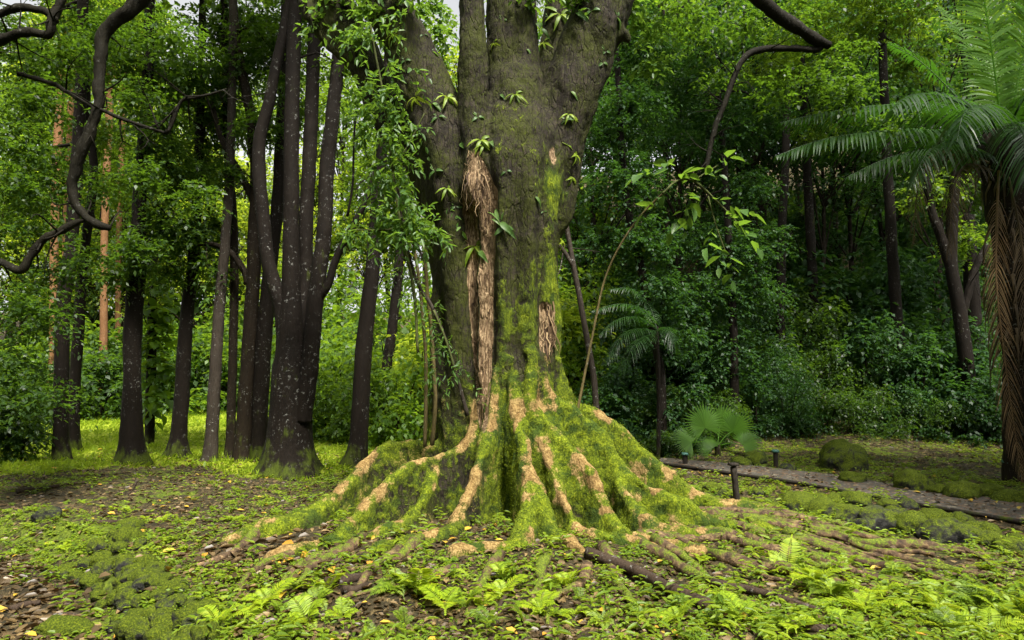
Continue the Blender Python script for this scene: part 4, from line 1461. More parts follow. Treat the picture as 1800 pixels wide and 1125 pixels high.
# --- tree off the left edge whose crooked limbs hang into view
LB = 8.2
tree("crooked_tree", "tree at the left edge with crooked bare black limbs hanging into view", [(-330, 960, 40), (-320, 700, 32), (-300, 400, 28), (-220, 100, 24), (-100, -120, 20), (60, -220, 18)], LB, bark="bark_limb",
     branches=[[(60, -220, 18), (200, -140, 17), (268, -40, 15), (235, 15, 14), (205, 38, 13.5), (182, 70, 13), (174, 130, 12), (176, 185, 11.5), (160, 235, 11.5), (140, 280, 12), (127, 330, 10.5), (140, 372, 9), (165, 392, 8), (192, 402, 6)],
               [(-300, 400, 18), (-150, 430, 12), (-40, 455, 9), (10, 462, 8), (45, 472, 8.5), (60, 440, 8.5), (85, 412, 8), (120, 395, 7), (150, 382, 6)],
               [(-220, 100, 14), (-100, 95, 11), (0, 72, 10), (50, 58, 9.5), (88, 62, 9), (92, 35, 10), (112, -10, 10), (130, -60, 9)],
               [(-150, 60, 8), (-60, 55, 8), (0, 22, 8), (45, 14, 8), (85, 22, 9), (95, 40, 9)],
               [(30, 130, 5, .4), (72, 140, 5, .4), (110, 155, 4.5, .3), (172, 190, 4.5), (230, 215, 4), (290, 234, 3)],
               [(290, 234, 4), (302, 205, 4), (320, 175, 3.5), (350, 168, 3), (400, 155, 2)]],
     clumps=[(230, 170, 60, 0.9), (300, 60, 70, 1.2), (40, 330, 70, .5), (150, 450, 40, .8), (90, 480, 50, .9), (180, 60, 60, 1.0), (340, 340, 50, 1.2), (25, 260, 80, 0.6), (60, 180, 70, 0.8), (40, 540, 75, 0.5), (20, 640, 70, 0.4), (85, 560, 45, 0.3), (105, 690, 45, 0.2, .5), (40, 700, 60, 0.4), (75, 400, 50, 0.7), (-40, 420, 70, 0.4), (10, 60, 80, 1.2), (110, 90, 60, 1.2), (170, 330, 40, 0.6), (250, 300, 45, 0.5)],
     seed=20, leafL=0.075, leafW=0.02, dens=30, twigs=False)

# --- far left: pale orange trunks and the bright wood beyond the lawn
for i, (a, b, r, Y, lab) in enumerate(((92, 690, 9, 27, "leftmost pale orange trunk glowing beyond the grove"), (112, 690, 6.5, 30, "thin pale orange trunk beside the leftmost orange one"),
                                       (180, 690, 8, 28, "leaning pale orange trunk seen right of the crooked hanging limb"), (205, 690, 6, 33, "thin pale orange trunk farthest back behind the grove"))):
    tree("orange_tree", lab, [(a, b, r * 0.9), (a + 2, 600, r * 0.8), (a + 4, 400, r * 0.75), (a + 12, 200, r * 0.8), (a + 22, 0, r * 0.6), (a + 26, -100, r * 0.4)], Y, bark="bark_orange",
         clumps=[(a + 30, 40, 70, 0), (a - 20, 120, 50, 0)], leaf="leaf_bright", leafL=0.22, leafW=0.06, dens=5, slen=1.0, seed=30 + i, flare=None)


def forest_tree_proto(seed, leaf, bark, h, spread, nclump, dens, leafL, thin=0.02):
    """a free-standing tree in its own space, base at the origin"""
    rg = np.random.default_rng(seed)
    o = empty("forest_tree", (0, 0, 0), "tree", "tree")
    mb = MB()
    lean = rg.normal(0, 0.04, 2)
    pts = [np.array((lean[0] * h * t + 0.15 * math.sin(t * 5 + seed), lean[1] * h * t, h * t - 0.2)) for t in np.linspace(0, 0.92, 7)]
    r0 = h * thin * 0.55
    add_tube(mb, pts, np.linspace(r0, r0 * 0.3, 7), 0.35, 8, 0.1, seed, (0.3, 0.8, 4))
    rows = []
    for k in range(nclump):
        t = rg.uniform(0.42, 1.0)
        j = min(6, int(t * 7))
        a = rg.uniform(0, 6.28)
        rr = spread * (1.15 - 0.5 * t) * rg.uniform(0.2, 1.0)
        c = np.array((pts[j][0] + math.cos(a) * rr, pts[j][1] + math.sin(a) * rr, h * t))
        s = spread * rg.uniform(0.28, 0.5)
        rows.append((*c, s, s, s * 0.6))
        q = pts[max(1, j - 1)]
        add_tube(mb, [q, (q + c) / 2 + (0, 0, 0.1 * rr), c], (r0 * 0.4, r0 * 0.25, r0 * 0.1), 0.4, 5)
    mb.build("trunk", M[bark], o, smooth=True)
    V, F = clump_sprays(rg, rows, dens, leafL * 4.5, 10, leafL, leafL * 0.28)
    link_mesh("crown", V, F, M[leaf], o)
    return o


def shrub_proto(seed, leaf, h, w, leafL, ns, name="shrub"):
    rg = np.random.default_rng(seed)
    o = empty(name, (0, 0, 0), "shrub", "shrub")
    mb = MB()
    rows = []
    for k in range(12):
        a = rg.uniform(0, 6.28)
        rr = w * rg.uniform(0.05, 0.85)
        c = np.array((math.cos(a) * rr, math.sin(a) * rr, h * (rg.uniform(0.2, 1.05) if k < 8 else rg.uniform(0.05, 0.2)) * (1 - 0.3 * rr / w)))
        add_tube(mb, [(c[0] * .1, c[1] * .1, -0.1), (c[0] * .5, c[1] * .5, c[2] * .6), c], (0.03, 0.02, 0.006), 0.3, 5)
        s = w * rg.uniform(0.2, 0.5)
        rows.append((*c, s, s, s * rg.uniform(0.6, 1.1)))
    mb.build("stem", M["bark_brown"], o, smooth=True)
    V, F = clump_sprays(rg, rows, ns, leafL * 4.5, 9, leafL, leafL * 0.3, droop=0.5)
    link_mesh("foliage", V, F, M[leaf], o)
    return o


def scatter(protos, spots, label, group, cat, smin=0.8, smax=1.25):
    """spots: (proto index, x, y, scale)"""
    seen = set()
    for k, x, y, s in spots:
        if k in seen:
            o = copy_tree(protos[k])
        else:
            o = protos[k]
            seen.add(k)
        o.location = (x, y, tz(x, y) - 0.05)
        o.rotation_euler = (0, 0, rng.uniform(0, 6.28))
        o.scale = (s, s, s * rng.uniform(0.9, 1.15))
        tag(o, label, cat, group)
    for k in range(len(protos)):
        if k not in seen:
            for ch in list(protos[k].children):
                bpy.data.objects.remove(ch)
            bpy.data.objects.remove(protos[k])


# dark shrubs on the wooded slope to the right
dark_sh = [shrub_proto(200 + k, ("leaf_cool", "leaf_cool", "leaf_dark", "leaf_cool", "leaf_dark")[k], (2.3, 2.6, 2.0, 2.8, 2.3)[k], 1.5, (0.10, 0.13, 0.09, 0.17, 0.12)[k], (46, 30, 54, 20, 34)[k]) for k in range(5)]
spots = []
for row, (yy, sp) in enumerate(((15.7, 1.0), (16.9, 1.2), (18.4, 1.5), (20.3, 1.9), (22.8, 2.2), (25.6, 2.5), (29, 3.0), (33, 3.6), (38, 4.4))):
    x = 1.2 + 0.08 * yy
    while x < 0.80 * yy + 1.5:
        spots.append((int(rng.integers(5)), x + rng.normal(0, 0.3), yy + rng.normal(0, 0.5) - (0.5 if row < 2 and x > 8 else 0), rng.uniform(0.75, 1.25) * ((0.62, 0.9)[row] if row < 2 else 0.95 + 0.09 * row)))
        x += sp * rng.uniform(0.75, 1.2)
for px, Y, s_ in ((1215, 13.6, .5), (1180, 14.3, .7), (1130, 14.2, .6), (1090, 14.6, .7), (1250, 14.2, .6), (1160, 13.4, .35), (1325, 14.8, .55), (1380, 14.9, .6), (1050, 14.6, .6), (1500, 15.0, .5), (1550, 14.8, .55), (1600, 15.1, .6), (1650, 14.7, .5), (1690, 14.6, .55), (1740, 14.3, .6), (1450, 15.2, .5), (1575, 15.8, .9), (1640, 15.6, .9), (1700, 15.4, .8), (1520, 15.9, .8)):
    spots.append((int(rng.integers(5)), (px - 900) / FPX * Y, Y, s_))
scatter(dark_sh, spots, "dark glossy shrub in the thicket on the slope right of the great tree", "shrubs of the dark thicket", "shrub")

# bright shrubs behind the grove and the great tree
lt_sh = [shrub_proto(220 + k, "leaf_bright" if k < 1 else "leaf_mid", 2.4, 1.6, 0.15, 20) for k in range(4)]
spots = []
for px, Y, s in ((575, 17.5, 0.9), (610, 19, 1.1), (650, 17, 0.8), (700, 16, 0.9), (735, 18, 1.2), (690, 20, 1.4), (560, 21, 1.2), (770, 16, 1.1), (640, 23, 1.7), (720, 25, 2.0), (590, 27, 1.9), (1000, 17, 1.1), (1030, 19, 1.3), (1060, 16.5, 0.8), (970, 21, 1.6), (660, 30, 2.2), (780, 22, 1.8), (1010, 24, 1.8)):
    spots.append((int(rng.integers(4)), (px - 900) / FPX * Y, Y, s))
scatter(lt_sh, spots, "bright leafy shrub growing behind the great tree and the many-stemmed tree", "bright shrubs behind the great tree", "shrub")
far_sh = [shrub_proto(240 + k, ("leaf_mid", "leaf_mid", "leaf_dark")[k], 2.6, 1.9, 0.17, 15) for k in range(3)]
spots = []
for px, Y, s in ((95, 25.5, 1.2), (118, 26, 1.0), (183, 26, 1.3), (208, 26.5, 1.2), (-20, 29, 1.2), (30, 31, 1.4), (75, 30, .9), (130, 32, 1.3), (170, 29, 1.5), (215, 31, 1.7), (270, 32, 1.6), (300, 29.5, 1.3), (345, 31, 1.7), (390, 30, 1.5), (430, 33, 1.8), (470, 31, 1.5), (520, 30, 1.5), (560, 31, 1.6),
                 (60, 36, 2.2), (150, 37, 2.4), (240, 38, 2.6), (330, 37, 2.4), (420, 38, 2.6), (500, 36, 2.2), (580, 37, 2.3)):
    spots.append((int(rng.integers(3)), (px - 900) / FPX * Y, Y, s))
scatter(far_sh, spots, "green shrub at the far edge of the bright lawn behind the grove", "shrubs at the far edge of the lawn", "shrub")

# trees beyond the lawn (left) and up the slope (right)
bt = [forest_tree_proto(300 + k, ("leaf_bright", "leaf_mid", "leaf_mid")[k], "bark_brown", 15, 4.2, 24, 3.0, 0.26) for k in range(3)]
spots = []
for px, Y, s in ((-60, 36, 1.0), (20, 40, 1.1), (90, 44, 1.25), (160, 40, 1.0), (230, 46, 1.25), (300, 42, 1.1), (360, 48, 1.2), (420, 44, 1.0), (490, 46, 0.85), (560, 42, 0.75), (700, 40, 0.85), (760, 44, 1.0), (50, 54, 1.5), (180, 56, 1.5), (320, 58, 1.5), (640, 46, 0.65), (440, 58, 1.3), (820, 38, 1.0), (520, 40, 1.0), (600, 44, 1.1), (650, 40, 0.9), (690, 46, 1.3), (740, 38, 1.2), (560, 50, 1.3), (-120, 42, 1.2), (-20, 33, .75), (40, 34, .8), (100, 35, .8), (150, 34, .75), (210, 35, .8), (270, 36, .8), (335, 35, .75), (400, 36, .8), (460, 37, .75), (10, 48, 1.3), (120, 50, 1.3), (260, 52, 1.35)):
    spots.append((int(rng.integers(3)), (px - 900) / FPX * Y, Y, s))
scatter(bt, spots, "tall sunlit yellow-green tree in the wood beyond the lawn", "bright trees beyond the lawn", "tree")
rt = [forest_tree_proto(320 + k, ("leaf_cool", "leaf_cool", "leaf_mid", "leaf_mid")[k], "bark_brown", 12, 3.2, 24, 5.2, 0.19, 0.017) for k in range(4)]
spots = []
for px, Y, s, k in ((1010, 24, 1.0, 1), (1080, 27, 1.1, 2), (1050, 21, 0.9, 0), (1180, 23, 1.0, 1), (1240, 28, 1.2, 2), (1300, 22, 1.0, 1), (1360, 27, 1.1, 2), (1420, 31, 1.2, 2), (1480, 25, 1.0, 1), (1540, 30, 1.2, 2), (1600, 26, 1.1, 2), (1660, 31, 1.2, 2),
                    (1720, 27, 1.1, 2), (1790, 31, 1.2, 2), (1850, 26, 1.0, 1), (1150, 34, 1.2, 2), (1330, 36, 1.2, 2), (1520, 37, 1.2, 2), (1700, 38, 1.2, 2), (1850, 36, 1.2, 2), (960, 32, 1.1, 2), (1000, 38, 1.2, 2), (1200, 42, 1.3, 3), (1430, 43, 1.3, 3), (1620, 44, 1.3, 3), (1800, 45, 1.3, 3), (1200, 20, .75, 0), (1270, 24, .9, 0), (1320, 20, .8, 0), (1380, 22, .9, 1), (1440, 20.5, .8, 0), (1500, 21, .85, 0), (1560, 22, .9, 1), (1640, 20, .8, 0), (1700, 22, .9, 0), (1770, 20, .8, 1), (1230, 32, 1.1, 3), (1290, 38, 1.2, 3), (1390, 37, 1.2, 3), (1580, 35, 1.1, 3), (1100, 38, 1.2, 3), (1140, 30, 1.1, 1)):
    spots.append((k, (px - 900) / FPX * Y, Y, s))
scatter(rt, spots, "leafy tree rising on the wooded slope behind the dark thicket", "trees on the right-hand slope", "tree")

# --- single trees in front of the slope
tree("slender_tree", "thin straight dark trunk rising from the thicket left of the palm fronds", [(1375, 700, 9), (1372, 560, 8), (1374, 430, 7.5), (1380, 300, 7), (1385, 150, 6)], 17.5, clumps=[(1360, 120, 70, .3), (1430, 230, 50, .4)], seed=41, leaf="leaf_mid", leafL=.11, leafW=.03, dens=16)
tree("slender_tree", "dark trunk broken into view between leaves right of the thin straight one", [(1436, 720, 9), (1432, 560, 8.5), (1424, 400, 8), (1416, 250, 7), (1408, 100, 6)], 19, clumps=[(1420, 60, 80, .3)], seed=42, leaf="leaf_mid", leafL=.11, leafW=.03, dens=16)
tree("slender_tree", "tall dark trunk standing right of centre in the thicket under the palm fronds", [(1590, 740, 11), (1584, 640, 10), (1574, 520, 9.5), (1566, 400, 9), (1558, 250, 8), (1550, 60, 7)], 16.5, clumps=[(1530, 40, 90, .5), (1600, 110, 50, .6)], seed=43, leaf="leaf_mid", leafL=.11, leafW=.03, dens=14)
tree("forked_tree", "dark forked trunk just left of the big palm", [(1712, 780, 13), (1700, 650, 12), (1685, 540, 11), (1672, 460, 10), (1676, 360, 9), (1690, 240, 7)], 15, branches=[[(1674, 480, 9), (1655, 420, 8), (1638, 370, 7), (1625, 300, 6)], [(1690, 560, 7), (1715, 470, 6), (1735, 430, 5)]], clumps=[(1640, 330, 60, .4), (1700, 420, 50, .5)], seed=44, leaf="leaf_mid", leafL=.11, leafW=.03, dens=16)
tree("slender_tree", "thick shadowed trunk in the thicket directly beside the dead palm frond", [(1728, 800, 14), (1716, 640, 13), (1708, 500, 12), (1700, 380, 11)], 16.2, seed=45, clumps=[(1720, 330, 50, .3)], leafL=.11, leafW=.03, dens=14)
tree("pale_sapling", "crooked thin sapling with pale flecked bark beside the right buttress", [(1052, 735, 6), (1046, 690, 5.5), (1036, 620, 5.5), (1018, 520, 5), (1003, 440, 4.5), (994, 380, 4), (985, 300, 3)], 11.5, bark="bark_pale", branches=[[(1010, 470, 4), (990, 440, 4), (975, 425, 3.5)]], clumps=[(985, 300, 25, .2)], seed=46, flare=None, leaf="leaf_mid")
tree("dark_leaved_tree", "dark small-leaved tree with leaning trunk close behind the great tree's right limb", [(1165, 760, 9), (1160, 650, 8.5), (1140, 540, 8), (1122, 450, 7.5), (1105, 370, 7), (1092, 250, 6), (1085, 80, 5)], 13.5,
     clumps=[(1100, 320, 75, 0), (1060, 430, 55, .2), (1140, 420, 60, -.2), (1110, 190, 75, 0), (1060, 250, 55, .3), (1165, 510, 60, -.2), (1130, 90, 70, .2), (1185, 590, 55, 0), (1090, 30, 70, .4)], seed=47, leafL=.085, leafW=.026, dens=30, leaf="leaf_cool")
tree("dark_leaved_tree", "dark bushy tree hanging low under the broad pale leaves, right of centre", [(1292, 740, 8), (1290, 620, 7.5), (1284, 480, 7), (1276, 330, 6), (1262, 160, 5)], 14.5,
     clumps=[(1290, 440, 70, 0), (1245, 520, 70, .1), (1330, 520, 60, .2), (1250, 230, 75, .2), (1310, 330, 60, .3), (1215, 420, 55, .2), (1200, 160, 75, .3), (1330, 200, 70, .4), (1260, 620, 70, .2), (1350, 420, 50, .4)], seed=48, leafL=.085, leafW=.026, dens=28, leaf="leaf_cool")

# high crowns added mostly out of view to shade the thicket and the grove
def high_shade_crown(owner_x, owner_y, rows, leaf, dens, seed, leafL=0.2):
    """add a shading crown, mostly unseen, high up to the tree standing nearest to (x, y)"""
    best = min((o for o in C.collection.objects if o.parent is None and o.get("category") == "tree" and any(c.name.startswith("trunk") for c in o.children)),
               key=lambda o: (o.location.x - owner_x) ** 2 + (o.location.y - owner_y) ** 2)
    rg = np.random.default_rng(seed)
    V, F = clump_sprays(rg, rows, dens, leafL * 4.2, 10, leafL, leafL * 0.3)
    o = link_mesh("crown", V, F, M[leaf], best)
    shift(o, best.location)
    return o


rg0 = np.random.default_rng(91)
for k, (x0, y0) in enumerate(((5.6, 13.5), (4.6, 14.5), (8.2, 15), (9.8, 16.4), (6.9, 17.5), (12.2, 16))):
    rows = [(x0 + rg0.normal(0, 1.6), y0 - 1.5 + rg0.uniform(-2.2, 2.2), 2.6 + 0.60 * (y0 - 1) + rg0.uniform(0.6, 2.6), 1.7, 1.7, 0.7) for _ in range(6)]
    high_shade_crown(x0, y0, rows, "leaf_mid", 14, 600 + k)
for k, (x0, y0) in enumerate(((-8.0, 12), (-6.8, 12), (-5.8, 12.6), (-5.0, 12.4), (-3.8, 11.4), (-2.8, 11.6))):
    rows = [(x0 + rg0.normal(0, 1.0), y0 + rg0.uniform(-2.0, 1.5), 2.2 + 0.60 * y0 + rg0.uniform(0.3, 2.0), 1.3, 1.3, 0.6) for _ in range(4)]
    high_shade_crown(x0, y0, rows, "leaf_mid", 11, 620 + k)

# unseen leaf masses added behind and beside the viewer to block low sky light
rg = np.random.default_rng(70)
rows = []
for k in range(46):
    ang = R(90) + R(62) + (k / 45) * R(236)          # from the left side, round the back, to the right side
    rad = rg.uniform(9.5, 13.5)
    x0, y0 = math.cos(ang) * rad, 2.0 + math.sin(ang) * rad
    for j in range(4):
        rows.append((x0 + rg.normal(0, 0.8), y0 + rg.normal(0, 0.8), 1.2 + j * 2.7 + rg.normal(0, 0.5), 2.3, 2.3, 1.7))
V, F = clump_sprays(rg, rows, 4.0, 1.6, 9, 0.42, 0.15)
tag(link_mesh("forest", V, F, M["leaf_dark"]), "unseen wood added round the clearing to hold back low sky light", kind="stuff")

# --- the overhead limb of the great tree that comes down into view at upper right, with its leaves
mb = MB()
w_ = lambda rows, Y: ([P(a, b, Y + d) for a, b, r, d in rows], [PX(r, Y + d) for a, b, r, d in rows])
p_, r_ = w_([(1095, -105, 26, 0), (1180, -120, 22, 0), (1280, -50, 16, 0.2), (1335, -2, 13, 0.3), (1375, 32, 12, 0.4), (1415, 56, 11, 0.5), (1456, 78, 8, 0.6)], TY + 0.1)
add_tube(mb, p_, r_, 0.06, 12, 0.4, 3, wob=0.05)
mb.build("branch", M["bark_limb"], great, smooth=True)
mb = MB()
p_, r_ = w_([(1448, 76, 7, 0.6), (1440, 86, 6, 0.6), (1380, 85, 6, 0.55), (1318, 94, 6, 0.5), (1285, 150, 5, 0.5), (1258, 220, 5, 0.5), (1240, 300, 4, 0.5)], TY + 0.1)
add_path = add_tube(mb, p_, r_, 0.06, 9, 0.4, 4, wob=0.06)
for _ in range(14):
    q = add_path[rng.integers(4, len(add_path))]
    dq = unit(rng.normal(0, 1, 3)) * rng.uniform(0.2, 0.6)
    m1 = q + dq * 0.5 + rng.normal(0, 0.05, 3)
    add_tube(mb, [q, m1, q + dq], (0.010, 0.006, 0.002), 0.08, 5)
    add_tube(mb, [m1, m1 + dq * 0.5 + rng.normal(0, 0.1, 3)], (0.005, 0.002), 0.1, 4)
mb.build("branch", M["bark_limb"], great, smooth=True)
rows = []
for a, b, r, d in ((1440, 140, 65, .7), (1500, 165, 55, .8), (1365, 150, 55, .7), (1310, 40, 60, .9), (1230, 40, 60, .8), (1400, 15, 60, 1.0), (1180, 20, 50, .5), (1560, 215, 40, .9), (1500, 95, 45, 1.0), (1270, 130, 40, .6)):
    p = P(a, b, TY + 0.4 + d)
    rr = PX(r, TY + 0.4 + d)
    rows.append((*p, rr, rr, rr * 0.7))
V, F = clump_sprays(rng, rows, 95, 0.34, 11, 0.07, 0.02)
link_mesh("crown", V, F, M["leaf_dark"], great)
rows = []
for a, b, r, d in ((600, 5, 38, .5), (655, 12, 34, -.3), (740, 20, 26, .6), (772, 55, 24, .8), (1100, 10, 30, .4), (1135, 50, 34, .7), (700, -25, 40, -.4), (560, 40, 30, .6), (625, 60, 26, .2), (780, 110, 20, .9), (940, -15, 30, -.3), (1010, -15, 36, -.2), (765, 10, 30, 1.0), (790, 150, 16, .9), (1150, 110, 30, .9)):
    p = P(a, b, TY + d)
    rr = PX(r, TY + d)
    rows.append((*p, rr, rr, rr * 0.8))
V, F = clump_sprays(rng, rows, 110, 0.3, 9, 0.10, 0.024, kind=leaves6)
link_mesh("crown", V, F, M["vine_leaf"], great)

# ------------------------------------------------------------------ palms
def frond(pts, n, L, W, mat, parent, base, up=(0, 0, 1), hang=0.35, rach=0.02, lean=0.55, name="frond", vee=0.3, mp=1.0):
    """feather frond: pts along its midrib (world), n leaflets each side"""
    q = smooth_path(np.asarray(pts), 0.06)
    d = np.concatenate(([0], np.cumsum(np.linalg.norm(np.diff(q, axis=0), axis=1))))
    tot = d[-1]
    t = np.linspace(0.10, 1.0, n)
    c = np.stack([np.interp(t * tot, d, q[:, k]) for k in range(3)], 1)
    T = unit(np.gradient(c, axis=0))
    up = np.asarray(up, dtype=float)
    side = unit(np.cross(T, up))
    nr = np.cross(side, T)
    mb = MB()
    rib = MB()
    V, F, Tr = tube(q, np.linspace(rach, rach * 0.2, len(q)), 5)
    rib.add(V, F)
    prof = np.sin(np.clip(t * 0.93 + 0.07, 0, 1) * math.pi) ** 0.55
    for sg in (-1, 1):
        dirs = side * sg + T * (lean + 0.5 * t[:, None] ** 2) + nr * vee + rng.normal(0, 0.07, (n, 3))
        dirs = unit(dirs)
        Ls = L * prof * rng.uniform(0.85, 1.1, n)
        k = 4
        s_ = np.linspace(0, 1, k)
        cen = c[:, None, :] + dirs[:, None, :] * (s_[None, :] * Ls[:, None])[..., None] - np.array((0, 0, 1.0)) * (hang * Ls[:, None] * s_[None, :] ** 2)[..., None]
        wd = W * np.array((0.5, 1.0, 0.8, 0.08))[None, :, None] * np.ones((n, 1, 1))
        ax_ = unit(T + rng.normal(0, 0.15, (n, 3)))[:, None, :]
        A, B = cen - ax_ * wd, cen + ax_ * wd
        V = np.stack((A, B), 2).reshape(-1, 3)
        i = (np.arange(n)[:, None] * 2 * k + np.arange(k - 1)[None, :] * 2).ravel()
        mb.add(V, np.stack((i, i + 1, i + 3, i + 2), 1))
    o = mb.build(name, M[mat], parent)
    shift(o, base)
    shift(rib.build("midrib", M[mat], o, smooth=True), base)
    return o


PY_ = 10.4
pb = G(1790, 852)
PB = np.array((P(1790, 852, PY_)[0], PY_, tz(P(1790, 852, PY_)[0], PY_)))
big_palm = empty("feather_palm", PB, "big feather palm with shaggy dark trunk and arching fronds at the right edge", "palm")
mb = MB()
rows = [(1796, 870, 30), (1794, 700, 27), (1790, 560, 28), (1783, 430, 34), (1772, 330, 42), (1760, 265, 36), (1752, 225, 20)]
add_tube(mb, [P(a, b, PY_) for a, b, r in rows], [PX(r, PY_) for a, b, r in rows], 0.08, 18, 0.22, 8)
shift(mb.build("trunk", M["bark_brown"], big_palm, smooth=True), PB)
# old leaf bases and fibres round the trunk head
mb = MB()
for _ in range(120):
    a = rng.uniform(0, 6.28)
    py = rng.uniform(250, 620)
    c = P(np.interp(py, (225, 330, 600), (1754, 1768, 1786)), py, PY_)
    r = PX(np.interp(py, (225, 330, 430, 620), (18, 40, 33, 27)), PY_)
    b0 = c + np.array((math.cos(a), math.sin(a), 0)) * r * 0.9
    L = rng.uniform(0.2, 0.7)
    e = b0 + np.array((math.cos(a) * 0.14, math.sin(a) * 0.14, -L))
    add_tube(mb, [b0, (b0 + e) / 2 + np.array((math.cos(a), math.sin(a), 0)) * 0.05, e], (0.022, 0.013, 0.003), 0.12, 4)
shift(mb.build("leaf_base", M["dead"], big_palm), PB)


def pf(rows, n, L, W, mat, name="frond", **kw):
    frond([P(a, b, PY_ + d) for a, b, d in rows], n, L, W, mat, big_palm, PB, name=name, **kw)


pf([(1752, 245, 0), (1700, 205, -0.2), (1640, 185, -0.4), (1540, 186, -0.6), (1440, 200, -0.8), (1370, 216, -0.9)], 62, 0.50, 0.024, "palm", hang=0.75, vee=0.1)
pf([(1752, 262, 0), (1690, 238, -0.3), (1600, 228, -0.7), (1500, 236, -1.0), (1430, 250, -1.1), (1362, 275, -1.2)], 62, 0.50, 0.024, "palm", hang=0.8, vee=0.1)
pf([(1750, 240, -0.1), (1712, 195, -0.8), (1650, 168, -1.4), (1600, 168, -1.7), (1565, 195, -1.9)], 52, 0.52, 0.022, "palm", hang=0.9, vee=0.1)
pf([(1755, 240, -0.2), (1735, 195, -0.9), (1712, 186, -1.4), (1692, 205, -1.7), (1682, 250, -1.8)], 46, 0.55, 0.024, "palm", hang=0.9, vee=0.1)
pf([(1760, 230, 0.1), (1752, 150, 0.0), (1738, 50, -0.1), (1722, -50, -0.3), (1705, -120, -0.6)], 60, 0.62, 0.024, "palm_bright", hang=0.25, up=(0.1, -1, 0.1), vee=-0.05)
pf([(1775, 230, 0.1), (1790, 140, 0.1), (1812, 40, 0.0), (1835, -60, -0.2)], 56, 0.62, 0.024, "palm_bright", hang=0.3, up=(0.1, -1, 0.1), vee=-0.05)
pf([(1770, 235, -0.1), (1800, 175, -0.6), (1845, 160, -1.1), (1890, 200, -1.4)], 46, 0.5, 0.024, "palm", hang=0.8, vee=0.1)
pf([(1768, 250, -0.2), (1782, 215, -0.9), (1800, 240, -1.5), (1812, 320, -1.8)], 42, 0.5, 0.024, "palm", hang=0.9, vee=0.1)
pf([(1750, 255, 0.2), (1690, 180, 0.6), (1620, 110, 0.9), (1560, 75, 1.1)], 50, 0.55, 0.024, "palm", hang=0.5)
pf([(1760, 245, 0.3), (1740, 150, 0.9), (1690, 60, 1.4), (1650, 10, 1.8)], 50, 0.55, 0.024, "palm_bright", hang=0.4)
pf([(1748, 285, 0.1), (1660, 262, 0.1), (1570, 275, 0), (1490, 310, -0.1)], 50, 0.42, 0.022, "palm", hang=0.9, vee=0.0)
pf([(1748, 280, -0.2), (1680, 250, -0.7), (1630, 270, -1.0), (1600, 330, -1.1)], 46, 0.42, 0.022, "palm", hang=1.0, vee=0.0)
pf([(1748, 290, -0.1), (1680, 265, -0.3), (1630, 280, -0.4), (1612, 340, -0.45), (1606, 430, -0.45)], 50, 0.34, 0.012, "dead", name="dead_frond", hang=1.1, vee=0.0)
pf([(1745, 300, -0.2), (1700, 290, -0.5), (1675, 340, -0.6), (1668, 450, -0.6)], 46, 0.34, 0.012, "dead", name="dead_frond", hang=1.2, vee=0.0)
pf([(1756, 300, -0.35), (1752, 400, -0.5), (1752, 500, -0.55), (1765, 620, -0.6), (1780, 730, -0.6), (1798, 850, -0.55)], 84, 0.38, 0.012, "dead_light", name="dead_frond", hang=0.75, up=(0.2, -1, 0.1), vee=0.0, lean=0.9)
pf([(1775, 320, -0.4), (1795, 420, -0.5), (1806, 560, -0.55), (1812, 700, -0.55)], 60, 0.34, 0.011, "dead", name="dead_frond", hang=0.9, up=(0.2, -1, 0.1), vee=0.0, lean=0.9)

# grey-green feathery palm standing in the thicket
Y_ = 12.8
CB = np.array((P(1156, 760, Y_)[0], Y_, tz(P(1156, 760, Y_)[0], Y_)))
cyc = empty("small_feather_palm", CB, "small dark-stemmed palm with silvery arching fronds before the thicket", "palm")
mb = MB()
add_tube(mb, [CB - (0, 0, .1), P(1158, 680, Y_), P(1155, 575, Y_)], (0.04, 0.035, 0.03), 0.1, 9, 0.2, 2)
shift(mb.build("trunk", M["bark_dark"], cyc, smooth=True), CB)
for rows in ([(1155, 578, 0), (1130, 545, -.3), (1090, 534, -.5), (1040, 546, -.6)], [(1155, 580, 0), (1120, 558, -.5), (1085, 562, -.8), (1052, 590, -1.0)], [(1155, 582, 0), (1115, 578, -.6), (1085, 600, -.9), (1064, 640, -1.1)],
             [(1153, 585, -.1), (1120, 600, -.8), (1098, 640, -1.0), (1090, 670, -1.0)], [(1155, 578, 0), (1140, 535, .2), (1110, 508, .3), (1070, 508, .3)], 
             [(1157, 582, 0), (1172, 575, -.5), (1184, 595, -.7), (1190, 620, -.7)]):
    frond([P(a, b, Y_ + d) for a, b, d in rows], 38, 0.27, 0.012, "palm", cyc, CB, hang=0.9, rach=0.009)

# fan palm on the far side of the path
Y_ = 13.2
FB = np.array((P(1262, 808, Y_)[0], Y_, tz(P(1262, 808, Y_)[0], Y_)))
fanp = empty("fan_palm", FB, "young fan palm with upright pleated fans on the far side of the path", "palm")
mb = MB()
add_tube(mb, [FB - (0, 0, .05), FB + (0, 0, .22)], (0.07, 0.05), 0.05, 8, 0.2, 2)
shift(mb.build("trunk", M["bark_brown"], fanp, smooth=True), FB)


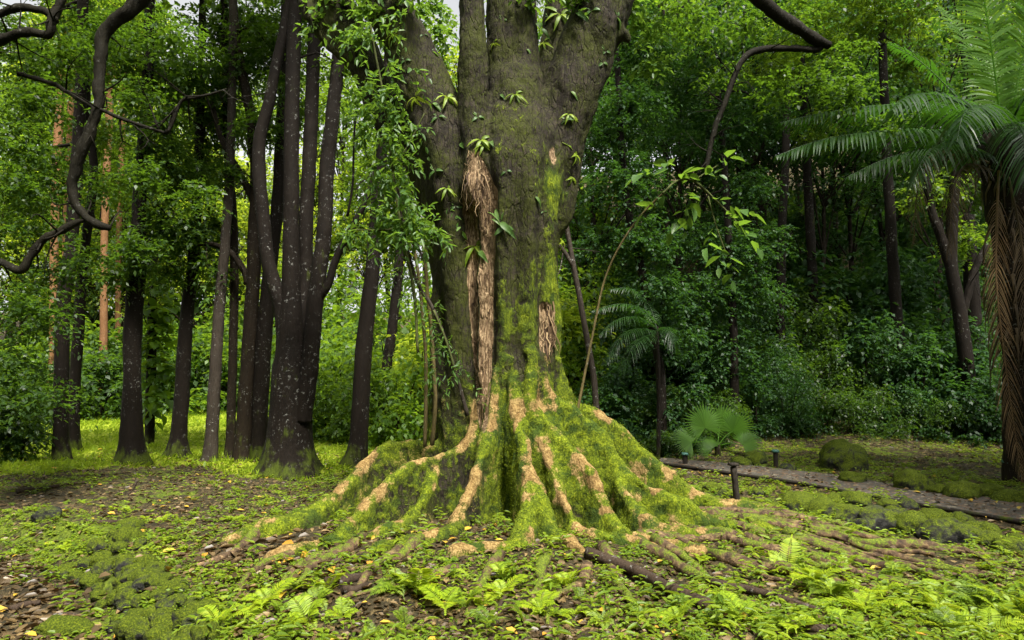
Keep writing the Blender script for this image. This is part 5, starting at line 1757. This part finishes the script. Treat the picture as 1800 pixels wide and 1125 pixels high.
def fan(cpx, cpy, dY, rpx, ang, spread, face, mat):
    c = P(cpx, cpy, Y_ + dY)
    r = PX(rpx, Y_)
    nrm = unit(np.asarray(face, dtype=float))
    mid = np.array((math.sin(ang), 0, math.cos(ang)))
    mid = unit(mid - nrm * mid.dot(nrm))
    sd = np.cross(nrm, mid)
    mb = MB()
    b0 = FB + (0, 0, .18)
    stalk = MB()
    add_tube(stalk, [b0, (b0 + c) / 2 + np.array((0, 0, .05)), c], (0.012, 0.009, 0.007), 0.08, 5)
    n = 34
    for i in range(n):
        a = (i / (n - 1) - 0.5) * spread
        d = mid * math.cos(a) + sd * math.sin(a)
        tg = -mid * math.sin(a) + sd * math.cos(a)
        L = r * (0.85 + 0.15 * math.cos(a)) * rng.uniform(0.92, 1.06)
        hw = L * spread / n * 0.33
        zig = nrm * 0.012
        p1 = c + d * L * 0.5
        tip = c + d * L - np.array((0, 0, 0.10 * L)) * (1 + abs(math.sin(a)))
        V = np.array([c, p1 - tg * hw, p1 + zig, p1 + tg * hw, tip])
        mb.add(V, np.array([(0, 1, 2), (0, 2, 3), (1, 4, 2), (2, 4, 3)]))
    fl_ = mb.build("fan_leaf", M[mat], fanp)
    shift(fl_, FB)
    shift(stalk.build("stalk", M[mat], fl_, smooth=True), FB)


fan(1240, 752, -0.2, 52, -0.2, 4.3, (0.25, -1, 0.15), "palm_bright")
fan(1288, 758, 0.1, 48, 0.5, 3.9, (-0.6, -0.8, 0.2), "palm_bright")
fan(1216, 778, -0.35, 40, -1.1, 3.8, (0.3, -0.8, 0.5), "palm_bright")
fan(1306, 782, -0.2, 38, 1.1, 3.6, (-0.4, -0.8, 0.5), "palm_bright")
fan(1266, 748, 0.3, 46, 0.15, 4.2, (-0.2, -1, 0.1), "palm_bright")
fan(1252, 788, -0.5, 30, -0.6, 3.4, (0.0, -0.8, 0.6), "palm_bright")
for a, b, lab in ((1347, 758, "small glossy palm seedling at the thicket foot, left of the pair"), (1405, 755, "small glossy palm seedling at the thicket foot, right of the pair")):
    Yq = 15.0
    b0 = np.array((P(a, b + 25, Yq)[0], Yq, tz(P(a, b, Yq)[0], Yq)))
    o = empty("palm_seedling", b0, lab, "palm")
    for k in range(7):
        an = k * 0.9
        d = np.array((math.cos(an), math.sin(an) - 0.3, 0))
        frond([b0, b0 + d * .2 + (0, 0, .35), b0 + d * .5 + (0, 0, .42), b0 + d * .75 + (0, 0, .3)], 12, 0.22, 0.016, "palm", o, b0, hang=0.4, rach=0.006)

# ------------------------------------------------------------------ climbers, hanging stems and small plants on the great tree
def stem_obj(name, rows, Y, mat, parent, base, seed=0, step=0.08, wob=0.015):
    mb = MB()
    add_tube(mb, [P(r[0], r[1], Y + (r[3] if len(r) > 3 else 0)) for r in rows], [PX(r[2], Y) for r in rows], step, 7, 0.15, seed, wob=wob)
    o = mb.build(name, M[mat], parent, smooth=True)
    if parent is not None:
        shift(o, base)
    return o


def liana(label, rows, Y, mat="liana", seed=0):
    o = stem_obj("liana", rows, Y, mat, None, None, seed)
    return tag(o, label, "vine")


liana("pale rope-like vine slanting down onto the great tree's left foot", [(698, 330, 3), (712, 420, 3), (735, 500, 3.2), (762, 545, 3.5), (790, 620, 3.5), (808, 680, 3.5, .1), (822, 730, 4, .15)], 7.3, "bark_pale", 1)
liana("straight olive stem rising from the left buttress, nearest the great tree's trunk", [(742, 420, 3), (752, 520, 3.4), (762, 620, 3.6), (765, 700, 3.8), (759, 782, 4)], 7.75, "liana", 2)
liana("straight olive stem rising from the left buttress, left of its twin", [(722, 400, 2.6), (738, 500, 3), (747, 600, 3.2), (749, 690, 3.4), (747, 785, 3.6)], 7.8, "liana", 3)
liana("thin dark vine hanging from the great tree's left limb in front of the white sky", [(625, 205, 2), (622, 260, 2), (619, 330, 2), (612, 380, 2.4)], 8.6, "bark_dark", 4)
liana("thin arching green stem leaning right from the great tree's right buttress", [(1013, 730, 3, -.3), (1026, 670, 2.4, -.3), (1040, 600, 2.1, -.3), (1060, 500, 1.9, -.3), (1090, 430, 1.8, -.4), (1130, 375, 1.7, -.5), (1165, 340, 1.6, -.6)], 7.9, "liana", 5)


def leaf_branch(name, label, cat, stems, Y, leaves, mat, L, Wd, n, slen, droop=0.5, kind=leaves6, smat="stem_green", group=None):
    """stems: list of px rows; leaves: (px,py,dY, dir x, dir z, scale)"""
    p0 = P(stems[0][0][0], stems[0][0][1], Y + (stems[0][0][3] if len(stems[0][0]) > 3 else 0))
    o = empty(name, p0, label, cat, group)
    for k, rows in enumerate(stems):
        stem_obj("stem", rows, Y, smat, o, p0, k)
    a = np.array(leaves, dtype=float)
    base = np.array([P(r[0], r[1], Y + r[2]) for r in a])
    d = np.stack((a[:, 3], rng.normal(-0.25, 0.35, len(a)), a[:, 4]), 1)
    V, F = sprays(rng, base, d, n, slen, L, Wd, droop, 0.4, kind)
    shift(link_mesh("foliage", V, F, M[mat], o), p0)
    return o


leaf_branch("broad_leaved_branch", "spray of broad pale green leaves hanging right of the great tree", "branch",
            [[(1165, 340, 2.2, -.1), (1190, 318, 2), (1220, 318, 2), (1255, 350, 2), (1290, 385, 1.6), (1310, 410, 1.2)], [(1220, 318, 1.6), (1245, 300, 1.2), (1262, 290, 1)], [(1245, 345, 1.4), (1260, 400, 1.2), (1278, 450, 1)]], 7.3,
            [(1150, 305, 0, -1, .3, 1), (1175, 300, 0, -.3, .6, 1), (1195, 310, -.1, .4, .4, 1), (1170, 340, 0, -.8, -.3, 1), (1205, 335, 0, .2, -.5, 1), (1235, 310, 0, .7, .4, 1), (1225, 350, 0, -.3, -.6, 1), (1250, 350, 0, .6, -.1, 1),
             (1210, 360, .1, -.5, -.5, 1), (1270, 375, 0, .8, -.3, 1), (1285, 370, .1, .8, .2, 1), (1295, 395, 0, .6, -.5, 1), (1255, 400, 0, -.4, -.5, 1), (1270, 430, 0, -.3, -.7, 1), (1282, 450, 0, .3, -.9, 1), (1262, 285, 0, .5, .4, 1)],
            "vine_leaf", 0.17, 0.044, 5, 0.24, 0.5)

# leafy climber on the left limbs and down the left side
lv, rg_ = [], np.random.default_rng(77)
for (cx, cy, r, n) in ((640, 60, 40, 16), (690, 20, 35, 10), (640, 150, 35, 12), (690, 150, 45, 24), (665, 195, 45, 22), (640, 200, 30, 10), (700, 210, 40, 20), (690, 270, 35, 22), (680, 310, 35, 22), (700, 350, 40, 26), (720, 380, 45, 26), (690, 400, 40, 20), (740, 400, 30, 16), (660, 400, 40, 14), (770, 410, 25, 10), (620, 410, 30, 8)):
    for _ in range(int(n * 1.1)):
        lv.append((cx + rg_.normal(0, r * 0.5), cy + rg_.normal(0, r * 0.5), rg_.uniform(-0.25, 0.35), rg_.normal(0, 0.8), rg_.normal(-0.4, 0.6), 1))
leaf_branch("climbing_vine", "dense leafy climber draped over the great tree's left limbs and shoulder", "vine",
            [[(735, 620, 2.6), (725, 500, 2.6), (705, 400, 2.4), (690, 300, 2.4), (680, 200, 2.2), (665, 120, 2), (650, 40, 1.6)], [(705, 400, 2), (670, 405, 1.8), (620, 405, 1.4)], [(690, 300, 2), (720, 250, 1.6), (745, 200, 1.4)], [(725, 430, 2), (760, 405, 1.6), (800, 415, 1.2)]], 7.2, lv, "vine_leaf", 0.095, 0.017, 8, 0.20, 0.6)
# drooping fern-like fronds on the slanting vine
lv = []
for (cx, cy) in ((755, 560), (770, 590), (765, 640), (800, 600), (810, 640), (745, 480), (730, 500), (770, 530)):
    for _ in range(3):
        lv.append((cx + rg_.normal(0, 6), cy + rg_.normal(0, 8), rg_.uniform(-.1, .1), rg_.normal(0, .7), rg_.normal(-.8, .3), 1))
leaf_branch("hanging_fern", "fern with narrow drooping fronds clinging to the slanting pale vine", "fern", [[(762, 545, 2), (785, 600, 2), (800, 650, 2)]], 7.25, lv, "vine_leaf", 0.075, 0.009, 16, 0.30, 0.6)

# small plants rooted on the great tree's bark
def rosette_proto(seed, n, L, W, mat, name, droop=0.5, up=0.5):
    rg = np.random.default_rng(seed)
    a = rg.uniform(0, 6.28, n)
    d = np.stack((np.cos(a), np.sin(a), rg.uniform(up - 0.3, up + 0.5, n)), 1)
    k = 5
    s_ = np.linspace(0, 1, k)
    Ls = L * rg.uniform(0.6, 1.15, n)
    d = unit(d)
    cen = d[:, None, :] * (s_[None, :] * Ls[:, None])[..., None] - np.array((0, 0, 1.0)) * (droop * Ls[:, None] * s_[None, :] ** 2)[..., None]
    sd = unit(np.cross(d, (0, 0, 1.0)) + rg.normal(0, 0.2, (n, 3)))[:, None, :]
    wd = W * np.array((0.25, 0.9, 1.0, 0.7, 0.05))[None, :, None]
    A, B, Cc = cen - sd * wd + (0, 0, W * 0.25), cen, cen + sd * wd + (0, 0, W * 0.25)
    V = np.stack((A, B, Cc), 2).reshape(-1, 3)
    i = (np.arange(n)[:, None] * 3 * k + np.arange(k - 1)[None, :] * 3).ravel()
    F = np.concatenate((np.stack((i, i + 1, i + 4, i + 3), 1), np.stack((i + 1, i + 2, i + 5, i + 4), 1)))
    return link_mesh(name, V, F, M[mat])


epi = [rosette_proto(400 + k, (6, 8, 5)[k], (0.20, 0.26, 0.17)[k], (0.020, 0.018, 0.026)[k], ("vine_leaf", "cover", "vine_leaf")[k], "epiphyte_fern", 0.7) for k in range(3)]
seen_e = set()
for i, (px, py, s) in enumerate(((885, 35, .7), (905, 165, .8), (880, 165, .7), (840, 205, .9), (845, 245, 1.1), (810, 250, 1.0), (770, 205, 1.0), (785, 170, 1.1), (760, 90, 1.0), (745, 60, .7), (850, 255, .8), (862, 248, 1.0), (765, 300, 1.1), (785, 330, .9), (752, 275, .8), (995, 210, 1.1), (1000, 200, .8),
                                (950, 50, 1.1), (965, 30, 1.3), (985, 25, 1.4), (1015, 20, 1.4), (1040, 18, 1.2), (955, 75, .9), (1085, 30, 1.1), (1065, 90, .8), (1010, 270, .9), (940, 345, .9), (955, 370, .7), (985, 420, 1.0), (880, 390, 1.5), (885, 400, 1.3), (835, 432, 1.5), (845, 440, 1.2), (800, 362, 1.0),
                                (1005, 310, .8), (1003, 160, .8), (1060, 110, .9), (690, 60, .9), (668, 40, 1.0), (712, 105, .8), (730, 170, 1.1), (760, 180, 1.1), (890, 300, .7), (868, 75, .6), (925, 85, .7))):
    p, n = hit(px, py)
    if p is None:
        p, n = P(px, py, TY), np.array((0, -1, 0))
    if n[1] > 0: n = -n
    k = i % 3
    o = epi[k] if k not in seen_e else epi[k].copy()
    if k in seen_e: C.collection.objects.link(o)
    seen_e.add(k)
    o.location = p - n * 0.01
    zq = Vector(unit(n + np.array((0, 0, 0.35)))).to_track_quat('Z', 'Y').to_euler()
    o.rotation_euler = zq
    o.scale = (s, s, s)
    tag(o, "small strap-leaved fern rooted on the great tree's bark", "fern", "small ferns growing on the great tree")

# ------------------------------------------------------------------ ferns on the forest floor
def fern_proto(seed, nf, L, mat):
    rg = np.random.default_rng(seed)
    VV, FF, k0 = [], [], 0
    st = MB()
    for i in range(nf):
        a = i * 6.28 / nf + rg.normal(0, 0.35)
        Lf = L * rg.uniform(0.65, 1.15)
        el = rg.uniform(0.5, 1.0)
        n = 22
        t = np.linspace(0, 1, n)
        d = np.array((math.cos(a), math.sin(a), 0))
        c = d * (t * Lf * math.cos(el) * 1.15)[:, None] + np.array((0, 0, 1.0)) * (Lf * (t * math.sin(el) - 0.55 * t ** 2.2))[:, None]
        T = unit(np.gradient(c, axis=0))
        side = unit(np.cross(T, (0, 0, 1.0)))
        nr = np.cross(side, T)
        prof = np.clip(np.sin(np.clip(t * 1.05 + 0.12, 0, 1) * math.pi), 0.03, 1) ** 0.7
        V, F, _ = tube(c, np.linspace(0.004, 0.001, n), 3, cap=False)
        st.add(V, F)
        for sg in (-1, 1):
            Dp = side * sg + T * 0.35 + nr * 0.12 + rg.normal(0, 0.05, (n, 3))
            V, F = leaves6(c[3:], Dp[3:], nr[3:], 0.24 * Lf * prof[3:], np.full(n - 3, 0.0085 * Lf / 0.4), 0.12, 0.1)
            VV.append(V); FF.append(F + k0); k0 += len(V)
    st.add(np.concatenate(VV), np.concatenate(FF))
    return st.build("fern", M[mat])


ferns = [fern_proto(500 + k, (6, 8, 7, 5)[k], (0.36, 0.34, 0.42, 0.30)[k], ("fern", "cover", "fern", "leaf_bright")[k]) for k in range(4)]
fseen = set()


def place_fern(px=None, py=None, xy=None, s=1.0, label="bright yellow-green fern growing among the roots and leaf litter", k=None):
    x, y = (G(px, py)[:2] if xy is None else xy)
    k = int(rng.integers(4)) if k is None else k
    o = ferns[k] if k not in fseen else ferns[k].copy()
    if k in fseen: C.collection.objects.link(o)
    fseen.add(k)
    o.location = (x, y, tz(x, y) + 0.0)
    o.rotation_euler = (rng.normal(0, 0.2), rng.normal(0, 0.2), rng.uniform(0, 6.28))
    s *= rng.uniform(0.5, 0.95)
    o.scale = (s, s, s * rng.uniform(0.7, 1.5))
    tag(o, label, "fern", "ferns on the forest floor")


for px, py, s in ((525, 1000, .8), (695, 1045, 1.1), (735, 1050, 1.2), (780, 1065, 1.1), (820, 1075, 1.1), (845, 1075, 1.0), (885, 1050, 1.0), (890, 1030, .9), (470, 1060, 1.0), (490, 1080, .9), (385, 1100, .9), (555, 1060, 1.0), (575, 1050, .9), (710, 1085, 1.0), (660, 1110, 1.1), (715, 1110, 1.0),
                  (955, 1045, 1.1), (1000, 1040, 1.0), (790, 1010, .7), (1385, 1005, 1.1), (1405, 1025, 1.1), (1430, 1040, 1.2), (1455, 1050, 1.3), (1470, 1060, 1.1), (1490, 1000, .9), (1480, 1100, 1.1), (1300, 1095, 1.0), (1350, 1110, 1.0), (1390, 1115, 1.0), (1560, 1120, 1.2), (1600, 1060, 1.1), (1640, 1075, 1.2), (1690, 1055, 1.2),
                  (1715, 1065, 1.2), (1750, 1050, 1.1), (1780, 1075, 1.3), (1795, 1100, 1.3), (1740, 1110, 1.3), (1680, 1110, 1.2), (1620, 1105, 1.2), (1560, 985, .7), (1340, 985, .6), (1230, 990, .6), (285, 940, .6), (380, 920, .7), (405, 918, .7), (430, 920, .6), (300, 955, .6), (240, 985, .5), (310, 1040, .7), (345, 1060, .7), (335, 1080, .7),
                  (420, 1040, .7), (600, 1080, .9), (540, 1090, .9), (505, 1110, 1.0), (450, 1120, .8), (860, 1110, 1.0), (920, 1115, 1.0), (1060, 1100, .9), (1190, 1100, .9), (1120, 1080, .7), (1010, 1090, .8), (1250, 1110, .9), (975, 985, .5), (1500, 1040, .9), (1545, 1055, 1.0), (1520, 1080, 1.1), (200, 930, .5), (70, 935, .5), (160, 1030, .5)):
    place_fern(px, py, s=s * 0.85)
for _ in range(64):
    px, py = rng.uniform(380, 1800), rng.uniform(985, 1120)
    if px < 1180 and rng.uniform() < 0.45: continue
    place_fern(px, py, s=rng.uniform(0.35, 0.75))
for _ in range(40):
    px, py = rng.uniform(0, 520), rng.uniform(870, 960)
    place_fern(px, py, s=rng.uniform(0.25, 0.5))

# ------------------------------------------------------------------ what nobody could count: small herbs, grass, moss tufts, fallen leaves
def floor_points(n, seed, ymin=3.6, ymax=16.0, power=1.6):
    """points on the floor within the view, denser near the camera"""
    rg = np.random.default_rng(seed)
    y = ymin + (ymax - ymin) * rg.uniform(0, 1, n) ** power
    x = rg.uniform(-0.82, 0.82, n) * (y + 0.6)
    return x, y, rg


def clear_of_trunk(x, y):
    near = np.hypot(x, y - 8.0) < 3.6
    out = np.ones(len(x), dtype=bool)
    tzz = terrain(x, y)
    dn = Vector((0, 0, -1))
    for i in np.nonzero(near)[0]:
        h = TBVH.ray_cast(Vector((x[i], y[i], 2.6)), dn)
        if h[0] is not None and h[0].z > tzz[i] - 0.02:
            out[i] = False
    return out


x, y, rg = floor_points(24000, 1)
dens_ = zone_green(x, y) - 0.14 + 2.0 * (fbm(np.column_stack((x * 0.9, y * 0.9, x * 0)), 3, 61) - 0.5) + 0.10
pd, ps = polydist(x, y, PATH_MID)
ok = (rg.uniform(0, 1, len(x)) < np.clip(dens_ * 1.4 - 0.1, 0.02, 1)) & clear_of_trunk(x, y) & (pd > 0.36)
x, y = x[ok], y[ok]
n = len(x)
base = np.column_stack((x, y, terrain(x, y)))
k = 6
a = rg.uniform(0, 6.28, (n, 1)) + np.arange(k)[None, :] * 2.4 + rg.normal(0, 0.3, (n, k))
hgt = rg.uniform(0.005, 0.06, (n, 1)) * (np.arange(k)[None, :] + 1) / k
d = np.stack((np.cos(a), np.sin(a), rg.uniform(0.1, 0.8, (n, k))), -1)
Pp = base[:, None, :] + np.stack((np.cos(a) * 0.01, np.sin(a) * 0.01, hgt), -1)
sz = rg.uniform(0.018, 0.05, (n, 1)) * rg.uniform(0.7, 1.2, (n, k)) * (1 + 0.05 * (y[:, None] - 5))
V, F = leaves6(Pp.reshape(-1, 3), d.reshape(-1, 3), np.tile((0, 0, 1.0), (n * k, 1)) + rg.normal(0, 0.25, (n * k, 3)), sz.ravel(), sz.ravel() * 0.26, 0.35, 0.2)
x2, y2, rg = floor_points(1500, 12, 3.7, 11, 1.4)
ok = (rg.uniform(0, 1, len(x2)) < np.clip(sstep(-2.6, -1.6, x2) * (2.2 * fbm(np.column_stack((x2 * 0.8, y2 * 0.8, x2 * 0)), 3, 66) - 0.5), 0.03, 1)) & clear_of_trunk(x2, y2) & (polydist(x2, y2, PATH_MID)[0] > 0.5)
x2, y2 = x2[ok], y2[ok]
n2, k2 = len(x2), 9
b2 = np.column_stack((x2, y2, terrain(x2, y2)))
a2 = rg.uniform(0, 6.28, (n2, 1)) + np.arange(k2)[None, :] * 2.4 + rg.normal(0, 0.3, (n2, k2))
h2 = rg.uniform(0.05, 0.16, (n2, 1)) * (np.arange(k2)[None, :] + 1) / k2
ln2 = rg.normal(0, 0.25, (n2, 1, 2)) * h2[..., None]
P2 = b2[:, None, :] + np.concatenate((ln2, h2[..., None]), -1)
d2 = np.stack((np.cos(a2), np.sin(a2), rg.uniform(0.0, 0.7, (n2, k2))), -1)
s2 = rg.uniform(0.05, 0.10, (n2, 1)) * rg.uniform(0.7, 1.2, (n2, k2))
V2, F2 = leaves6(P2.reshape(-1, 3), d2.reshape(-1, 3), np.tile((0, 0, 1.0), (n2 * k2, 1)) + rg.normal(0, 0.2, (n2 * k2, 3)), s2.ravel(), s2.ravel() * 0.15, 0.4, 0.2)
F = np.concatenate((F, F2 + len(V)))
V = np.concatenate((V, V2))
tag(link_mesh("ground_cover", V, F, M["cover"]), "low leafy herbs covering the forest floor", kind="stuff")

# grass and moss tufts on the lawn behind the grove
rg = np.random.default_rng(9)
n = 42000
y = 10.8 + 22 * rg.uniform(0, 1, n) ** 1.5
x = rg.uniform(-0.84, 0.1, n) * y
ok = rg.uniform(0, 1, n) < zone_lawn(x, y) * np.clip(2.2 * fbm(np.column_stack((x * 0.7, y * 0.5, x * 0)), 3, 71) - 0.4, 0.05, 1)
x, y = x[ok], y[ok]
n = len(x)
base = np.column_stack((x, y, terrain(x, y) - 0.01))
a = rg.uniform(0, 6.28, n)
d = np.stack((np.cos(a) * 0.7, np.sin(a) * 0.7, rg.uniform(0.4, 1.2, n)), 1)
Ls = rg.uniform(0.05, 0.13, n) * (1 + 0.03 * (y - 11))
V, F = leaves4(base, d, np.column_stack((-d[:, 2], d[:, 0] * 0, d[:, 0] + 0.2)) + rg.normal(0, 0.3, (n, 3)), Ls, Ls * 0.22, 0.3, 0.1)
tag(link_mesh("grass", V, F, M["grass"]), "short bright grass and moss of the lawn", kind="stuff")

# fallen leaves
x, y, rg = floor_points(42000, 4, 3.5, 14.5, 1.7)
lit = 1.0 - zone_green(x, y)
ok = (rg.uniform(0, 1, len(x)) > 0.65 * (polydist(x, y, PATH_MID)[0] < 0.5)) & (rg.uniform(0, 1, len(x)) < np.clip(lit * 1.5 - 0.35 + 0.6 * (fbm(np.column_stack((x, y, x * 0)), 3, 81) - 0.5), 0.08, 1)) & clear_of_trunk(x, y)
x, y = x[ok], y[ok]
n = len(x)
pd, ps = polydist(x, y, PATH_MID)
base = np.column_stack((x, y, terrain(x, y) + rg.uniform(0.004, 0.022, n) + 0.045 * (pd < 0.5)))
a = rg.uniform(0, 6.28, n)
d = np.stack((np.cos(a), np.sin(a), rg.normal(0, 0.18, n)), 1)
Ls = rg.uniform(0.03, 0.085, n) * (1 + 0.5 * ((x < -1.3) & (y < 6.8)))
V, F = leaves6(base, d, np.tile((0, 0, 1.0), (n, 1)) + rg.normal(0, 0.35, (n, 3)), Ls, Ls * rg.uniform(0.2, 0.32, n), rg.uniform(-0.2, 0.3), 0.35)
tag(link_mesh("leaf_litter", V, F, M["litter"]), "brown fallen leaves on the forest floor", kind="stuff")
ok = rg.uniform(0, 1, n) < 0.022
b2 = base[ok] + (0, 0, 0.012)
V, F = leaves6(b2, d[ok], np.tile((0, 0, 1.0), (len(b2), 1)) + rg.normal(0, 0.3, (len(b2), 3)), Ls[ok] * 1.2, Ls[ok] * 0.32, 0.1, 0.3)
tag(link_mesh("yellow_leaves", V, F, M["yellow"]), "yellow fallen leaves scattered over the litter", kind="stuff")

# dark bush at the left edge, leafy climber on the trunk behind the grove
tree("dark_bush", "low dark leafy bush in shade at the left edge of the lawn", [(35, 815, 4), (40, 780, 3), (45, 740, 2)], gY(35, 815), clumps=[(30, 770, 50, 0, .8), (-20, 760, 50, 0, .8), (60, 745, 35, .2, .8), (20, 725, 45, .1)], flare=None, leaf="leaf_dark", cat="bush", seed=60, dens=34, crown_name="foliage")
tree("climbing_plant", "tall column of big heart-shaped leaves climbing a trunk behind the grove", [(264, 742, 8), (266, 650, 8), (268, 540, 7), (272, 400, 6)], 16.5, clumps=[(268, 690, 24, 0, 1.4), (275, 640, 34, -.1, 1.1), (268, 590, 34, -.1, 1.2), (280, 545, 34, 0, 1), (265, 500, 36, 0, 1)], flare=None, leaf="leaf_mid", cat="climbing plant", seed=61, leafL=.26, leafW=.095, dens=5, slen=.4, nl=5, kind=leaves6, crown_name="foliage")
